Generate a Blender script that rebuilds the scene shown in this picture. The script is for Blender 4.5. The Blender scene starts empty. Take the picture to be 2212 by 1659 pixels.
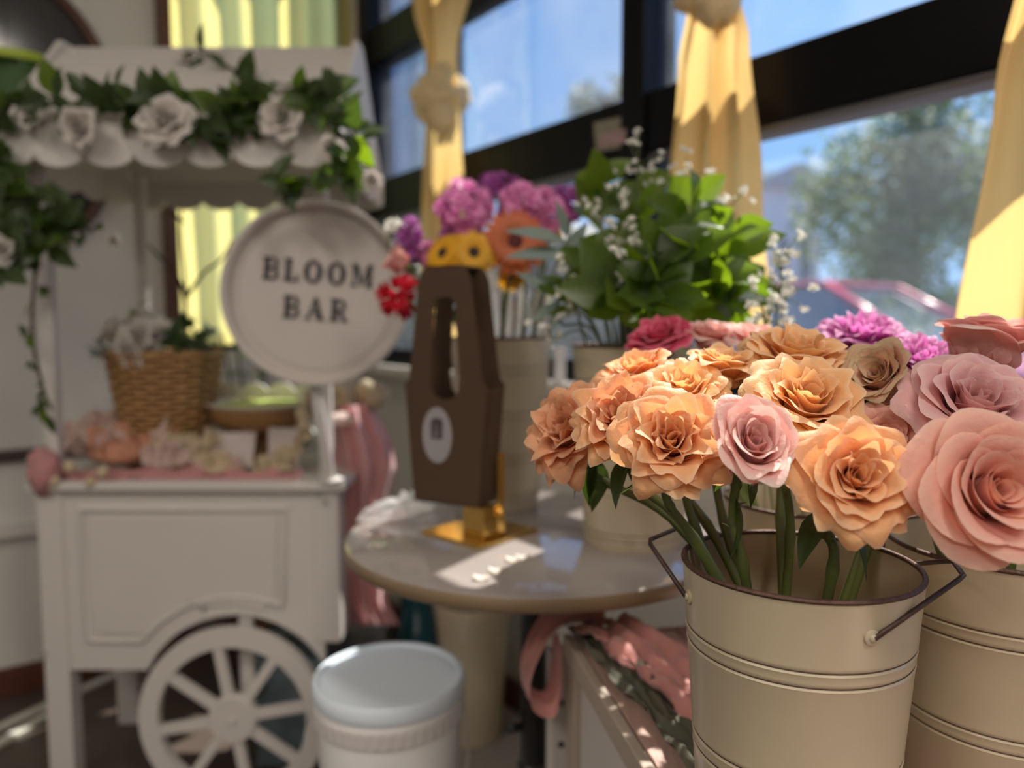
import bpy, bmesh, math, random
from mathutils import Vector, Matrix, noise

# ------------------------------------------------------------------ camera, light, exposure
scene = bpy.context.scene
COL = scene.collection
FPX, CX, CY = 1661.0, 1106.0, 829.5
CAM_H = 1.09
PITCH = math.radians(4.56)
cam_d = bpy.data.cameras.new('camera')
cam = bpy.data.objects.new('camera', cam_d); COL.objects.link(cam)
cam.location = (0, 0, CAM_H)
cam.rotation_euler = (math.radians(90) - PITCH, 0, 0)
cam_d.sensor_width = 36.0
cam_d.lens = FPX / 2212 * 36
cam_d.clip_start = 0.02; cam_d.clip_end = 300
cam_d.dof.use_dof = True
cam_d.dof.focus_distance = 0.60
cam_d.dof.aperture_fstop = 2.7
scene.camera = cam

vs = scene.view_settings
vs.view_transform = 'Standard'; vs.look = 'None'; vs.gamma = 1.0; vs.use_curve_mapping = False
vs.exposure = 0.0
scene.cycles.caustics_reflective = False
scene.cycles.caustics_refractive = False
scene.cycles.use_denoising = True
scene.cycles.sample_clamp_indirect = 6.0
scene.cycles.max_bounces = 9

SUN_AZ, SUN_EL = math.radians(32), math.radians(55)      # to the right of the view, above the horizon
sun_d = bpy.data.lights.new('sun', 'SUN'); sun_d.energy = 14.0; sun_d.angle = math.radians(0.6)
sun_d.color = (1.0, 0.95, 0.87)
sun = bpy.data.objects.new('sun', sun_d); COL.objects.link(sun)
to_sun = Vector((math.sin(SUN_AZ) * math.cos(SUN_EL), math.cos(SUN_AZ) * math.cos(SUN_EL), math.sin(SUN_EL)))
sun.rotation_euler = to_sun.to_track_quat('Z', 'Y').to_euler()
sun.location = to_sun * 20

world = bpy.data.worlds.new('sky'); scene.world = world
world.use_nodes = True
wn, wl = world.node_tree.nodes, world.node_tree.links
wn.clear()
w_out = wn.new('ShaderNodeOutputWorld'); w_bg = wn.new('ShaderNodeBackground')
w_tc = wn.new('ShaderNodeTexCoord'); w_sep = wn.new('ShaderNodeSeparateXYZ')
w_ramp = wn.new('ShaderNodeValToRGB')
w_ramp.color_ramp.elements[0].position = 0.0; w_ramp.color_ramp.elements[0].color = (0.34, 0.61, 1.0, 1)
w_ramp.color_ramp.elements[1].position = 0.7; w_ramp.color_ramp.elements[1].color = (0.16, 0.39, 0.95, 1)
w_map = wn.new('ShaderNodeMapping'); w_map.inputs['Scale'].default_value = (2.5, 2.5, 1.0)
w_noise = wn.new('ShaderNodeTexNoise'); w_noise.inputs['Scale'].default_value = 2.2; w_noise.inputs['Detail'].default_value = 6
w_cr = wn.new('ShaderNodeValToRGB')
w_cr.color_ramp.elements[0].position = 0.52; w_cr.color_ramp.elements[0].color = (0, 0, 0, 1)
w_cr.color_ramp.elements[1].position = 0.8; w_cr.color_ramp.elements[1].color = (0.5, 0.5, 0.5, 1)
w_mix = wn.new('ShaderNodeMix'); w_mix.data_type = 'RGBA'
w_mix.inputs[7].default_value = (0.8, 0.9, 1.0, 1)
wl.new(w_tc.outputs['Generated'], w_sep.inputs[0]); wl.new(w_sep.outputs['Z'], w_ramp.inputs[0])
wl.new(w_tc.outputs['Generated'], w_map.inputs[0]); wl.new(w_map.outputs[0], w_noise.inputs['Vector'])
wl.new(w_noise.outputs['Fac'], w_cr.inputs[0]); wl.new(w_cr.outputs[0], w_mix.inputs[0])
wl.new(w_ramp.outputs[0], w_mix.inputs[6]); wl.new(w_mix.outputs[2], w_bg.inputs['Color'])
w_bg.inputs['Strength'].default_value = 1.15
wl.new(w_bg.outputs[0], w_out.inputs['Surface'])

# ------------------------------------------------------------------ coordinates
SP, CP = math.sin(PITCH), math.cos(PITCH)
def ray(px, py):
    dx, dy = (px - CX) / FPX, -(py - CY) / FPX
    return Vector((dx, CP + dy * SP, -SP + dy * CP))
def P(px, py, Y):
    d = ray(px, py); return Vector((0, 0, CAM_H)) + d * (Y / d.y)
def PZ(px, py, z):
    d = ray(px, py); return Vector((0, 0, CAM_H)) + d * ((z - CAM_H) / d.z)
WA = math.radians(36.2)
DV = Vector((-math.sin(WA), math.cos(WA), 0)); NV = Vector((math.cos(WA), math.sin(WA), 0))
FOOT = NV * 1.25
def RW(a, b, z):                      # a along the window wall, b inward from it
    v = FOOT + DV * a - NV * b; return Vector((v.x, v.y, z))
def PW(px, py, b):                    # photo point on the plane b in from the window wall
    d = ray(px, py); return Vector((0, 0, CAM_H)) + d * ((1.25 - b) / d.dot(NV))
def AB(v):
    r = Vector((v.x, v.y, 0)) - FOOT; return r.dot(DV), -r.dot(NV)
def PB(px, py, off=0.0):              # photo point on the end wall (a = A_END - off)
    d = ray(px, py); o = Vector((0, 0, CAM_H))
    return o + d * ((A_END - off) / d.dot(DV))
A_END = 2.632

# ------------------------------------------------------------------ materials
MATS = {}
def mat(name, col, rough=0.5, metal=0.0, var=0.10, scale=8.0, bump=0.0, bscale=40.0, trans=0.0, tcol=None,
        spec=0.5, coat=0.0, alpha=1.0, stretch=None, sheen=0.0, uvramp=None):
    if name in MATS: return MATS[name]
    m = bpy.data.materials.new(name); m.use_nodes = True
    n, l = m.node_tree.nodes, m.node_tree.links
    b = n['Principled BSDF']; out = n['Material Output']
    b.inputs['Roughness'].default_value = rough; b.inputs['Metallic'].default_value = metal
    b.inputs['Specular IOR Level'].default_value = spec
    b.inputs['Coat Weight'].default_value = coat
    if sheen: b.inputs['Sheen Weight'].default_value = sheen
    tc = n.new('ShaderNodeTexCoord')
    mp = n.new('ShaderNodeMapping')
    if stretch: mp.inputs['Scale'].default_value = stretch
    l.new(tc.outputs['Object'], mp.inputs[0])
    nz = n.new('ShaderNodeTexNoise'); nz.inputs['Scale'].default_value = scale; nz.inputs['Detail'].default_value = 4
    l.new(mp.outputs[0], nz.inputs['Vector'])
    mx = n.new('ShaderNodeMix'); mx.data_type = 'RGBA'
    lo = [max(0, c * (1 - var)) for c in col[:3]] + [1]; hi = [min(1, c * (1 + var)) for c in col[:3]] + [1]
    mx.inputs[6].default_value = lo; mx.inputs[7].default_value = hi
    l.new(nz.outputs['Fac'], mx.inputs[0])
    colsock = mx.outputs[2]
    if uvramp:                         # natural colouring from the foot of a petal or leaf to its edge
        uv = n.new('ShaderNodeUVMap'); sp = n.new('ShaderNodeSeparateXYZ'); l.new(uv.outputs[0], sp.inputs[0])
        rp = n.new('ShaderNodeValToRGB'); e = rp.color_ramp.elements
        e[0].position, e[0].color = uvramp[0][0], (*uvramp[0][1], 1)
        e[1].position, e[1].color = uvramp[-1][0], (*uvramp[-1][1], 1)
        for p, c in uvramp[1:-1]:
            k = e.new(p); k.color = (*c, 1)
        l.new(sp.outputs['Y'], rp.inputs[0])
        mm = n.new('ShaderNodeMix'); mm.data_type = 'RGBA'; mm.blend_type = 'MULTIPLY'; mm.inputs[0].default_value = 1
        l.new(rp.outputs[0], mm.inputs[6]); l.new(mx.outputs[2], mm.inputs[7]); colsock = mm.outputs[2]
    l.new(colsock, b.inputs['Base Color'])
    bp = None
    if bump:
        bz = n.new('ShaderNodeTexNoise'); bz.inputs['Scale'].default_value = bscale; bz.inputs['Detail'].default_value = 5
        l.new(mp.outputs[0], bz.inputs['Vector'])
        bp = n.new('ShaderNodeBump'); bp.inputs['Strength'].default_value = bump; bp.inputs['Distance'].default_value = 0.004
        l.new(bz.outputs['Fac'], bp.inputs['Height']); l.new(bp.outputs[0], b.inputs['Normal'])
    last = b.outputs[0]
    if trans:
        t = n.new('ShaderNodeBsdfTranslucent'); ms = n.new('ShaderNodeMixShader'); ms.inputs[0].default_value = trans
        if tcol:
            g = n.new('ShaderNodeMix'); g.data_type = 'RGBA'; g.blend_type = 'MULTIPLY'; g.inputs[0].default_value = 1
            l.new(colsock, g.inputs[6]); g.inputs[7].default_value = (*tcol, 1); l.new(g.outputs[2], t.inputs[0])
        else: l.new(colsock, t.inputs[0])
        if bp: l.new(bp.outputs[0], t.inputs['Normal'])
        l.new(last, ms.inputs[1]); l.new(t.outputs[0], ms.inputs[2]); last = ms.outputs[0]
    if alpha < 1:
        t = n.new('ShaderNodeBsdfTransparent'); ms = n.new('ShaderNodeMixShader'); ms.inputs[0].default_value = alpha
        l.new(t.outputs[0], ms.inputs[1]); l.new(last, ms.inputs[2]); last = ms.outputs[0]
    l.new(last, out.inputs['Surface'])
    MATS[name] = m; return m

def emit(name, col, s):
    m = bpy.data.materials.new(name); m.use_nodes = True
    b = m.node_tree.nodes['Principled BSDF']
    b.inputs['Base Color'].default_value = (*col, 1); b.inputs['Emission Color'].default_value = (*col, 1)
    b.inputs['Emission Strength'].default_value = s; return m

WHITE = mat('white_paint', (0.62, 0.585, 0.555), 0.45, var=0.03, bump=0.05, bscale=60)
CREAM = mat('cream_enamel', (0.52, 0.445, 0.31), 0.32, var=0.06, scale=14, bump=0.04, bscale=90, coat=0.15)
RUST = mat('worn_brown_edge', (0.11, 0.06, 0.045), 0.5, metal=0.4, var=0.5, scale=160, bump=0.3, bscale=300)
WIRE = mat('brown_wire', (0.09, 0.06, 0.05), 0.42, metal=0.6, var=0.5, scale=120, bump=0.2, bscale=300)
STEM = mat('stem_green', (0.12, 0.155, 0.04), 0.42, var=0.35, scale=30, trans=0.08)
LEAF_D = mat('leaf_dark', (0.042, 0.068, 0.022), 0.40, var=0.35, scale=20, trans=0.30, tcol=(2.4, 2.6, 0.8))
LEAF_G = mat('leaf_green', (0.048, 0.080, 0.016), 0.36, var=0.35, scale=20, trans=0.42, tcol=(7.0, 6.8, 0.9))
LEAF_E = mat('leaf_grey', (0.22, 0.28, 0.25), 0.30, var=0.2, scale=20, trans=0.2)
FRAMEM = mat('black_frame', (0.004, 0.004, 0.005), 0.30, var=0.2, scale=6, spec=0.15)
BROWNW = mat('brown_wood', (0.09, 0.035, 0.02), 0.45, var=0.3, scale=6, stretch=(1, 1, 0.1))

# ------------------------------------------------------------------ mesh helpers
def link(o, parent=None):
    COL.objects.link(o)
    if parent is not None: o.parent = parent
    return o
def tag(o, label=None, cat=None, group=None, kind=None):
    if label: o['label'] = label
    if cat: o['category'] = cat
    if group: o['group'] = group
    if kind: o['kind'] = kind
    return o
def thing(name, loc, label, cat, group=None, kind=None):
    o = bpy.data.objects.new(name, None); o.location = loc; o.empty_display_size = 0.05
    COL.objects.link(o); return tag(o, label, cat, group, kind)
class MB:
    def __init__(s): s.v, s.f, s.uv = [], [], []
    def add(s, vs, fs, uv=None):
        k = len(s.v); s.v += [tuple(v) for v in vs]; s.f += [tuple(i + k for i in f) for f in fs]
        s.uv += uv if uv else [(0, 0)] * len(vs); return s
    def mesh(s, name, m, smooth=True, sharp=None):
        me = bpy.data.meshes.new(name); me.from_pydata(s.v, [], s.f)
        ul = me.uv_layers.new(name='UVMap')
        for lp in me.loops: ul.data[lp.index].uv = s.uv[lp.vertex_index]
        if smooth:
            me.polygons.foreach_set('use_smooth', [True] * len(me.polygons))
            if sharp: me.set_sharp_from_angle(angle=math.radians(sharp))
        me.materials.append(m); me.update(); return me
    def build(s, name, m, parent=None, loc=None, smooth=True, sharp=None):
        """vertices are in world space; the object sits at loc (or the parent's location)"""
        base = Vector(parent_loc(parent)) if parent is not None else (Vector(loc) if loc is not None else Vector((0, 0, 0)))
        s.v = [(v[0] - base.x, v[1] - base.y, v[2] - base.z) for v in s.v]
        o = bpy.data.objects.new(name, s.mesh(name, m, smooth, sharp))
        if parent is None: o.location = base
        return link(o, parent)
def parent_loc(p):
    r = Vector((0, 0, 0))
    while p is not None: r = r + Vector(p.location); p = p.parent
    return r
def inst(name, me, M, parent):          # share mesh data; M is a world matrix
    o = bpy.data.objects.new(name, me)
    link(o, parent)
    o.matrix_local = Matrix.Translation(-parent_loc(parent)) @ M
    return o
def grid(fn, nu, nv, close_u=False):
    vs, fs, uv = [], [], []
    for j in range(nv + 1):
        for i in range(nu + (0 if close_u else 1)):
            vs.append(fn(i / nu, j / nv)); uv.append((i / nu, j / nv))
    w = nu if close_u else nu + 1
    for j in range(nv):
        for i in range(nu):
            a, b = j * w + i, j * w + (i + 1) % w
            fs.append((a, b, b + w, a + w))
    return vs, fs, uv
def lathe(prof, c, seg=48, axis=None):
    """prof: (r, z) pairs, revolved about the vertical through c (or about axis)"""
    R = Vector((0, 0, 1)).rotation_difference(axis).to_matrix() if axis is not None else None
    vs, fs = [], []
    c = Vector(c)
    for r, z in prof:
        for i in range(seg):
            t = 2 * math.pi * i / seg
            v = Vector((r * math.cos(t), r * math.sin(t), z))
            vs.append(c + (R @ v if R else v))
    for j in range(len(prof) - 1):
        for i in range(seg):
            a, b = j * seg + i, j * seg + (i + 1) % seg
            fs.append((a, b, b + seg, a + seg))
    return vs, fs
def catmull(pts, n):
    pts = [Vector(p) for p in pts]
    q = [pts[0] * 2 - pts[1]] + pts + [pts[-1] * 2 - pts[-2]]
    out = []
    for i in range(1, len(q) - 2):
        for k in range(n):
            t = k / n; a, b, c, d = q[i - 1], q[i], q[i + 1], q[i + 2]
            out.append(0.5 * ((2 * b) + (c - a) * t + (2 * a - 5 * b + 4 * c - d) * t * t + (3 * b - a - 3 * c + d) * t ** 3))
    out.append(pts[-1]); return out
def tube(path, rad, seg=8, cap=True):
    path = [Vector(p) for p in path]; n = len(path)
    rads = rad if isinstance(rad, (list, tuple)) else [rad] * n
    vs, fs = [], []
    t0 = (path[1] - path[0]).normalized()
    nrm = t0.orthogonal().normalized()
    for i, p in enumerate(path):
        t = (path[min(i + 1, n - 1)] - path[max(i - 1, 0)])
        t = t.normalized() if t.length > 1e-9 else t0
        nrm = (nrm - t * nrm.dot(t))
        nrm = nrm.normalized() if nrm.length > 1e-6 else t.orthogonal().normalized()
        bn = t.cross(nrm)
        for k in range(seg):
            a = 2 * math.pi * k / seg
            vs.append(p + (nrm * math.cos(a) + bn * math.sin(a)) * rads[i])
    for i in range(n - 1):
        for k in range(seg):
            a, b = i * seg + k, i * seg + (k + 1) % seg
            fs.append((a, b, b + seg, a + seg))
    if cap:
        fs.append(tuple(range(seg))[::-1]); fs.append(tuple((n - 1) * seg + k for k in range(seg)))
    return vs, fs
def boxv(c0, ex, ey, ez, bev=0.0):
    """bevelled box from corner c0 along the vectors ex, ey, ez"""
    c0, ex, ey, ez = Vector(c0), Vector(ex), Vector(ey), Vector(ez)
    bm = bmesh.new()
    vs = [bm.verts.new(c0 + ex * i + ey * j + ez * k) for i in (0, 1) for j in (0, 1) for k in (0, 1)]
    for f in ((0, 1, 3, 2), (4, 6, 7, 5), (0, 4, 5, 1), (2, 3, 7, 6), (0, 2, 6, 4), (1, 5, 7, 3)):
        bm.faces.new([vs[i] for i in f])
    if ex.cross(ey).dot(ez) < 0: bmesh.ops.reverse_faces(bm, faces=bm.faces)
    if bev: bmesh.ops.bevel(bm, geom=list(bm.edges), offset=bev, segments=2, profile=0.5, affect='EDGES')
    bm.verts.index_update()
    v = [x.co.copy() for x in bm.verts]; f = [tuple(q.index for q in fc.verts) for fc in bm.faces]
    bm.free(); return v, f
def boxc(c, sx, sy, sz, rz=0.0, bev=0.0):
    """box standing on c (centre of its foot)"""
    R = Matrix.Rotation(rz, 3, 'Z'); ex, ey = R @ Vector((sx, 0, 0)), R @ Vector((0, sy, 0))
    return boxv(Vector(c) - ex / 2 - ey / 2, ex, ey, Vector((0, 0, sz)), bev)
def rbox(a0, a1, b0, b1, z0, z1, bev=0.0):
    return boxv(RW(a0, b0, z0), DV * (a1 - a0), -NV * (b1 - b0), Vector((0, 0, z1 - z0)), bev)
def prism(poly, o, ex, ey, ez, th):
    """2-D polygon in the frame (ex, ey) at o, extruded th along ez"""
    o, ex, ey, ez = Vector(o), Vector(ex), Vector(ey), Vector(ez)
    bm = bmesh.new()
    a = [bm.verts.new(o + ex * x + ey * y) for x, y in poly]
    f = bm.faces.new(a)
    r = bmesh.ops.extrude_face_region(bm, geom=[f])
    bmesh.ops.translate(bm, verts=[g for g in r['geom'] if isinstance(g, bmesh.types.BMVert)], vec=ez * th)
    bmesh.ops.recalc_face_normals(bm, faces=bm.faces)
    bmesh.ops.triangulate(bm, faces=[f for f in bm.faces if len(f.verts) > 4])
    bm.verts.index_update()
    v = [x.co.copy() for x in bm.verts]; fs = [tuple(q.index for q in fc.verts) for fc in bm.faces]
    bm.free(); return v, fs
def ring2d(c, r0, r1, a0, a1, n=16):
    o = [(c[0] + r1[0] * math.cos(a0 + (a1 - a0) * i / n), c[1] + r1[1] * math.sin(a0 + (a1 - a0) * i / n)) for i in range(n + 1)]
    i_ = [(c[0] + r0[0] * math.cos(a0 + (a1 - a0) * i / n), c[1] + r0[1] * math.sin(a0 + (a1 - a0) * i / n)) for i in range(n, -1, -1)]
    return o + i_
def crumple(c, r, seed, amp=0.25, f=3.0, nu=26, nv=16):
    off = Vector((seed * 7.3, seed * 3.1, seed * 5.7))
    def fn(u, v):
        a, b = 2 * math.pi * u, math.pi * (v - 0.5)
        d = Vector((math.cos(a) * math.cos(b), math.sin(a) * math.cos(b), math.sin(b)))
        k = 1 + amp * (1 - 2 * abs(noise.noise(d * f + off))) + amp * 0.5 * noise.noise(d * f * 2.3 + off)
        return Vector(c) + Vector((d.x * r[0], d.y * r[1], d.z * r[2])) * k
    return grid(fn, nu, nv, True)
def ruffle(path, w, seed, amp=0.012, freq=60, side=Vector((0, 0, 1)), nv=6):
    """a gathered strip of cloth along a path"""
    pts = catmull(path, 14); n = len(pts) - 1
    def fn(u, v):
        p = pts[min(n, int(round(u * n)))]
        t = (v - 0.5)
        q = noise.noise(Vector((u * freq * 0.2 + seed, v * 2, seed)))
        r = math.sin(u * freq + 2 * q + seed)
        cross = Vector((math.cos(u * 9 + seed), math.sin(u * 9 + seed), 0))
        return p + side * (t * w * (1 + 0.3 * q)) + cross * (amp * r * (0.35 + abs(t) * 1.6)) + Vector((0, 0, amp * 0.6 * math.sin(u * freq * 0.7 + 4 * t)))
    return grid(fn, n, nv)
def frame_of(axis, spin=0.0):
    q = Vector((0, 0, 1)).rotation_difference(Vector(axis).normalized()).to_matrix().to_4x4()
    return q @ Matrix.Rotation(spin, 4, 'Z')
def lerp(a, b, t): return a + (b - a) * t
def sstep(a, b, x):
    t = max(0.0, min(1.0, (x - a) / (b - a))); return t * t * (3 - 2 * t)

# leaf templates: base at origin, pointing +Y, upper side +Z
def leaf_template(name, m, w=0.42, fold=0.25, droop=0.2, wave=0.0, n=7, tipf=1.0):
    b = MB(); vs, fs, uv = [], [], []
    for i in range(n + 1):
        t = i / n
        hw = 0.5 * w * math.sin(math.pi * min(1, t ** 0.8 * tipf)) + (0.012 if i == 0 else 0)
        if i == n: hw = 0.004
        y = t; z = -droop * t * t
        for s in (-1, -0.5, 0, 0.5, 1):
            vs.append((s * hw, y, z + fold * hw * abs(s) + wave * math.sin(t * 9 + s) * hw)); uv.append((s * 0.5 + 0.5, t))
    for i in range(n):
        for k in range(4):
            a = i * 5 + k; fs.append((a, a + 1, a + 6, a + 5))
    return b.add(vs, fs, uv).mesh(name, m)
L_SALAL = leaf_template('broad_leaf', LEAF_G, 0.62, 0.18, 0.12)
L_DARK = leaf_template('garland_leaf', LEAF_D, 0.55, 0.25, 0.2)
L_GREY = leaf_template('grey_leaf', LEAF_E, 0.34, 0.2, 0.1)
L_ROSE = leaf_template('rose_leaf', LEAF_D, 0.5, 0.3, 0.35)
L_SEPAL = leaf_template('sepal', LEAF_D, 0.26, 0.4, 0.5, n=5)
def leaf_matrix(base, direction, length, roll=0.0, up=Vector((0, 0, 1))):
    y = Vector(direction).normalized()
    z = up - y * up.dot(y)
    z = z.normalized() if z.length > 1e-4 else y.orthogonal().normalized()
    x = y.cross(z)
    R = Matrix((x, y, z)).transposed().to_4x4()
    return Matrix.Translation(base) @ R @ Matrix.Rotation(roll, 4, 'Y') @ Matrix.Scale(length, 4)

# ------------------------------------------------------------------ the room
A0, B1, ZC = -3.2, 4.4, 2.8
FLOORM = mat('floor_stone', (0.070, 0.050, 0.038), 0.45, var=0.35, scale=5, bump=0.1, bscale=30)
WALLM = mat('wall_plaster', (0.62, 0.60, 0.56), 0.75, var=0.05, scale=3, bump=0.08, bscale=70)
CEILM = mat('ceiling_paint', (0.8, 0.79, 0.76), 0.8, var=0.03)
def struct(name, parts, m, parent=None, sharp=None):
    b = MB()
    for p in parts: b.add(*p)
    o = b.build(name, m, parent, smooth=sharp is not None, sharp=sharp)
    if parent is None: o['kind'] = 'structure'
    return o
struct('floor', [rbox(A0, A_END + 0.1, -0.12, B1, -0.1, 0)], FLOORM)
struct('ceiling', [rbox(A0, A_END + 0.1, -0.12, B1, ZC, ZC + 0.1)], CEILM)
struct('wall_window', [rbox(A0, A_END + 0.03, -0.12, 0, 0, 0.93), rbox(A0, A_END + 0.03, -0.12, 0, 2.70, ZC)], WALLM)
struct('wall_left', [rbox(A0, A_END, B1, B1 + 0.1, 0, ZC)], WALLM)
struct('wall_rear', [rbox(A0 - 0.1, A0, -0.12, B1, 0, ZC)], WALLM)
B2A, B2B, Z2A, Z2B = 0.07, 0.66, 1.00, 2.62           # opening in the end wall
struct('wall_end', [rbox(A_END, A_END + 0.1, 0, B1, 0, Z2A), rbox(A_END, A_END + 0.1, 0, B1, Z2B, ZC),
                    rbox(A_END, A_END + 0.1, B2B, B1, Z2A, Z2B), rbox(A_END, A_END + 0.03, 0, B2A, Z2A, Z2B)], WALLM)
BASEM = mat('baseboard_red_brown', (0.10, 0.03, 0.018), 0.4, var=0.3)
struct('baseboard_window', [rbox(A0, A_END, 0, 0.014, 0, 0.085, 0.003)], BASEM)
struct('baseboard_end', [rbox(A_END - 0.014, A_END, 0.014, B1, 0, 0.085, 0.003)], BASEM)
struct('trim_1', [rbox(A_END - 0.02, A_END, 0.66, B1, 0.69, 0.725, 0.004)], mat('dark_rail', (0.05, 0.035, 0.03), 0.4))
struct('trim_2', [rbox(A_END - 0.03, A_END, 0.9, B1, 0.47, 0.515, 0.004)], WHITE)

# the window wall: black aluminium, panes, sill
DUST = bpy.data.materials.new('window_glass'); DUST.use_nodes = True
def glass_nodes(m, haze, gloss, hazecol=(0.75, 0.8, 0.85)):
    n, l = m.node_tree.nodes, m.node_tree.links
    n.clear(); out = n.new('ShaderNodeOutputMaterial')
    tr = n.new('ShaderNodeBsdfTransparent'); gl = n.new('ShaderNodeBsdfGlossy'); gl.inputs['Roughness'].default_value = 0.02
    tl = n.new('ShaderNodeBsdfTranslucent'); tl.inputs[0].default_value = (*hazecol, 1)
    nz = n.new('ShaderNodeTexNoise'); nz.inputs['Scale'].default_value = 3.0; nz.inputs['Detail'].default_value = 6
    rp = n.new('ShaderNodeMapRange'); rp.inputs[1].default_value = 0.3; rp.inputs[2].default_value = 0.75
    rp.inputs[3].default_value = haze * 0.5; rp.inputs[4].default_value = haze * 1.5
    l.new(nz.outputs['Fac'], rp.inputs[0])
    m1 = n.new('ShaderNodeMixShader'); m2 = n.new('ShaderNodeMixShader')
    fr = n.new('ShaderNodeFresnel'); fr.inputs[0].default_value = 1.45
    mu = n.new('ShaderNodeMath'); mu.operation = 'MULTIPLY'; mu.inputs[1].default_value = gloss
    l.new(fr.outputs[0], mu.inputs[0])
    l.new(rp.outputs[0], m1.inputs[0]); l.new(tr.outputs[0], m1.inputs[1]); l.new(tl.outputs[0], m1.inputs[2])
    l.new(mu.outputs[0], m2.inputs[0]); l.new(m1.outputs[0], m2.inputs[1]); l.new(gl.outputs[0], m2.inputs[2])
    l.new(m2.outputs[0], out.inputs['Surface'])
glass_nodes(DUST, 0.035, 0.35)
win = thing('window_1', RW(0, 0, 0), 'long black framed window running behind the flowers', 'window', kind='structure')
GREYF = mat('grey_frame_edge', (0.10, 0.10, 0.105), 0.4, var=0.1)
MULL = [(2.565, 2.64), (2.085, 2.15), (1.212, 1.282), (0.30, 0.37), (-0.62, -0.55), (-1.54, -1.47), (-2.46, -2.39), (A0, A0 + 0.07)]
RAILS = [(0.945, 1.0), (1.462, 1.59), (2.0, 2.12), (2.62, 2.70)]
for a0, a1 in MULL:
    struct('mullion', [rbox(a0, a1, -0.09, 0.012, 0.93, 2.70, 0.003)], FRAMEM, win)
for z0, z1 in RAILS:
    struct('transom', [rbox(A0, A_END, -0.085, 0.0, z0, z1, 0.003)], FRAMEM, win)
struct('transom_edge', [rbox(A0, A_END, -0.07, -0.008, 1.446, 1.461, 0.002)], GREYF, win)
struct('window_sill', [rbox(A0, A_END, -0.10, 0.055, 0.91, 0.944, 0.004)], WHITE, win)
ms = sorted(MULL, key=lambda q: q[0])
for i in range(len(ms) - 1):
    for j in range(len(RAILS) - 1):
        struct('pane', [rbox(ms[i][1] - 0.005, ms[i + 1][0] + 0.005, -0.045, -0.041, RAILS[j][1] - 0.005, RAILS[j + 1][0] + 0.005)], DUST, win)

win2 = thing('window_2', RW(A_END, 0.36, Z2A), 'narrow window in the end wall behind yellow curtain', 'window', kind='structure')
def ebox(b0, b1, z0, z1, t0=-0.005, t1=0.03): return rbox(A_END + t0, A_END + t1, b0, b1, z0, z1, 0.002)
struct('window_frame', [ebox(B2A, B2A + 0.04, Z2A, Z2B), ebox(B2A, B2B, Z2A, Z2A + 0.04), ebox(B2A, B2B, Z2B - 0.04, Z2B)], FRAMEM, win2)
struct('mullion', [ebox(0.24, 0.265, Z2A, Z2B, 0.005, 0.028)], WHITE, win2)
struct('side_post', [ebox(B2B - 0.01, B2B + 0.03, 0.725, ZC, -0.035, 0.0)], BROWNW, win2)
struct('pane', [rbox(A_END + 0.015, A_END + 0.018, B2A + 0.03, B2B, Z2A + 0.03, Z2B - 0.03)], DUST, win2)

# added fill lamps on the ceiling, unseen, behind and over the camera
FILL_LAMPM = emit('fill_diffuser', (1.0, 0.93, 0.84), 2.0)
def fill_lamp(a, b, power, label):
    c = RW(a, b, ZC)
    t = thing('fill_lamp', c, label, 'lamp', 'added fill lamps on the ceiling')
    struct('fill_lamp_housing', [rbox(a - 0.62, a + 0.62, b - 0.17, b + 0.17, ZC - 0.06, ZC, 0.004)], WHITE, t)
    struct('fill_lamp_diffuser', [rbox(a - 0.59, a + 0.59, b - 0.14, b + 0.14, ZC - 0.066, ZC - 0.059)], FILL_LAMPM, t)
    ld = bpy.data.lights.new('fill_light', 'AREA'); ld.shape = 'RECTANGLE'; ld.size = 1.18; ld.size_y = 0.28
    ld.energy = power; ld.color = (1.0, 0.90, 0.80)
    lo = bpy.data.objects.new('fill_light', ld); link(lo, t); lo.location = (0, 0, -0.075)
    lo.rotation_euler = (0, 0, WA + math.radians(90))
for a, b, p, lab in ((-0.9, 1.0, 26, 'added ceiling fill lamp nearest the window wall, behind the camera'), (-0.9, 3.0, 22, 'added ceiling fill lamp deep in the room behind the camera'), (0.7, 2.6, 15, 'added ceiling fill lamp left of the camera, nearest the cart'), (-2.4, 2.0, 17, 'added ceiling fill lamp nearest the rear wall')):
    fill_lamp(a, b, p, lab)

# ------------------------------------------------------------------ outside
GROUND = mat('asphalt', (0.16, 0.16, 0.165), 0.8, var=0.2, scale=1.2)
b = MB(); b.add(*rbox(-40, 60, -70, -0.13, -0.3, -0.12)); o = b.build('ground_outside', GROUND, smooth=False); o['kind'] = 'structure'

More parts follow.
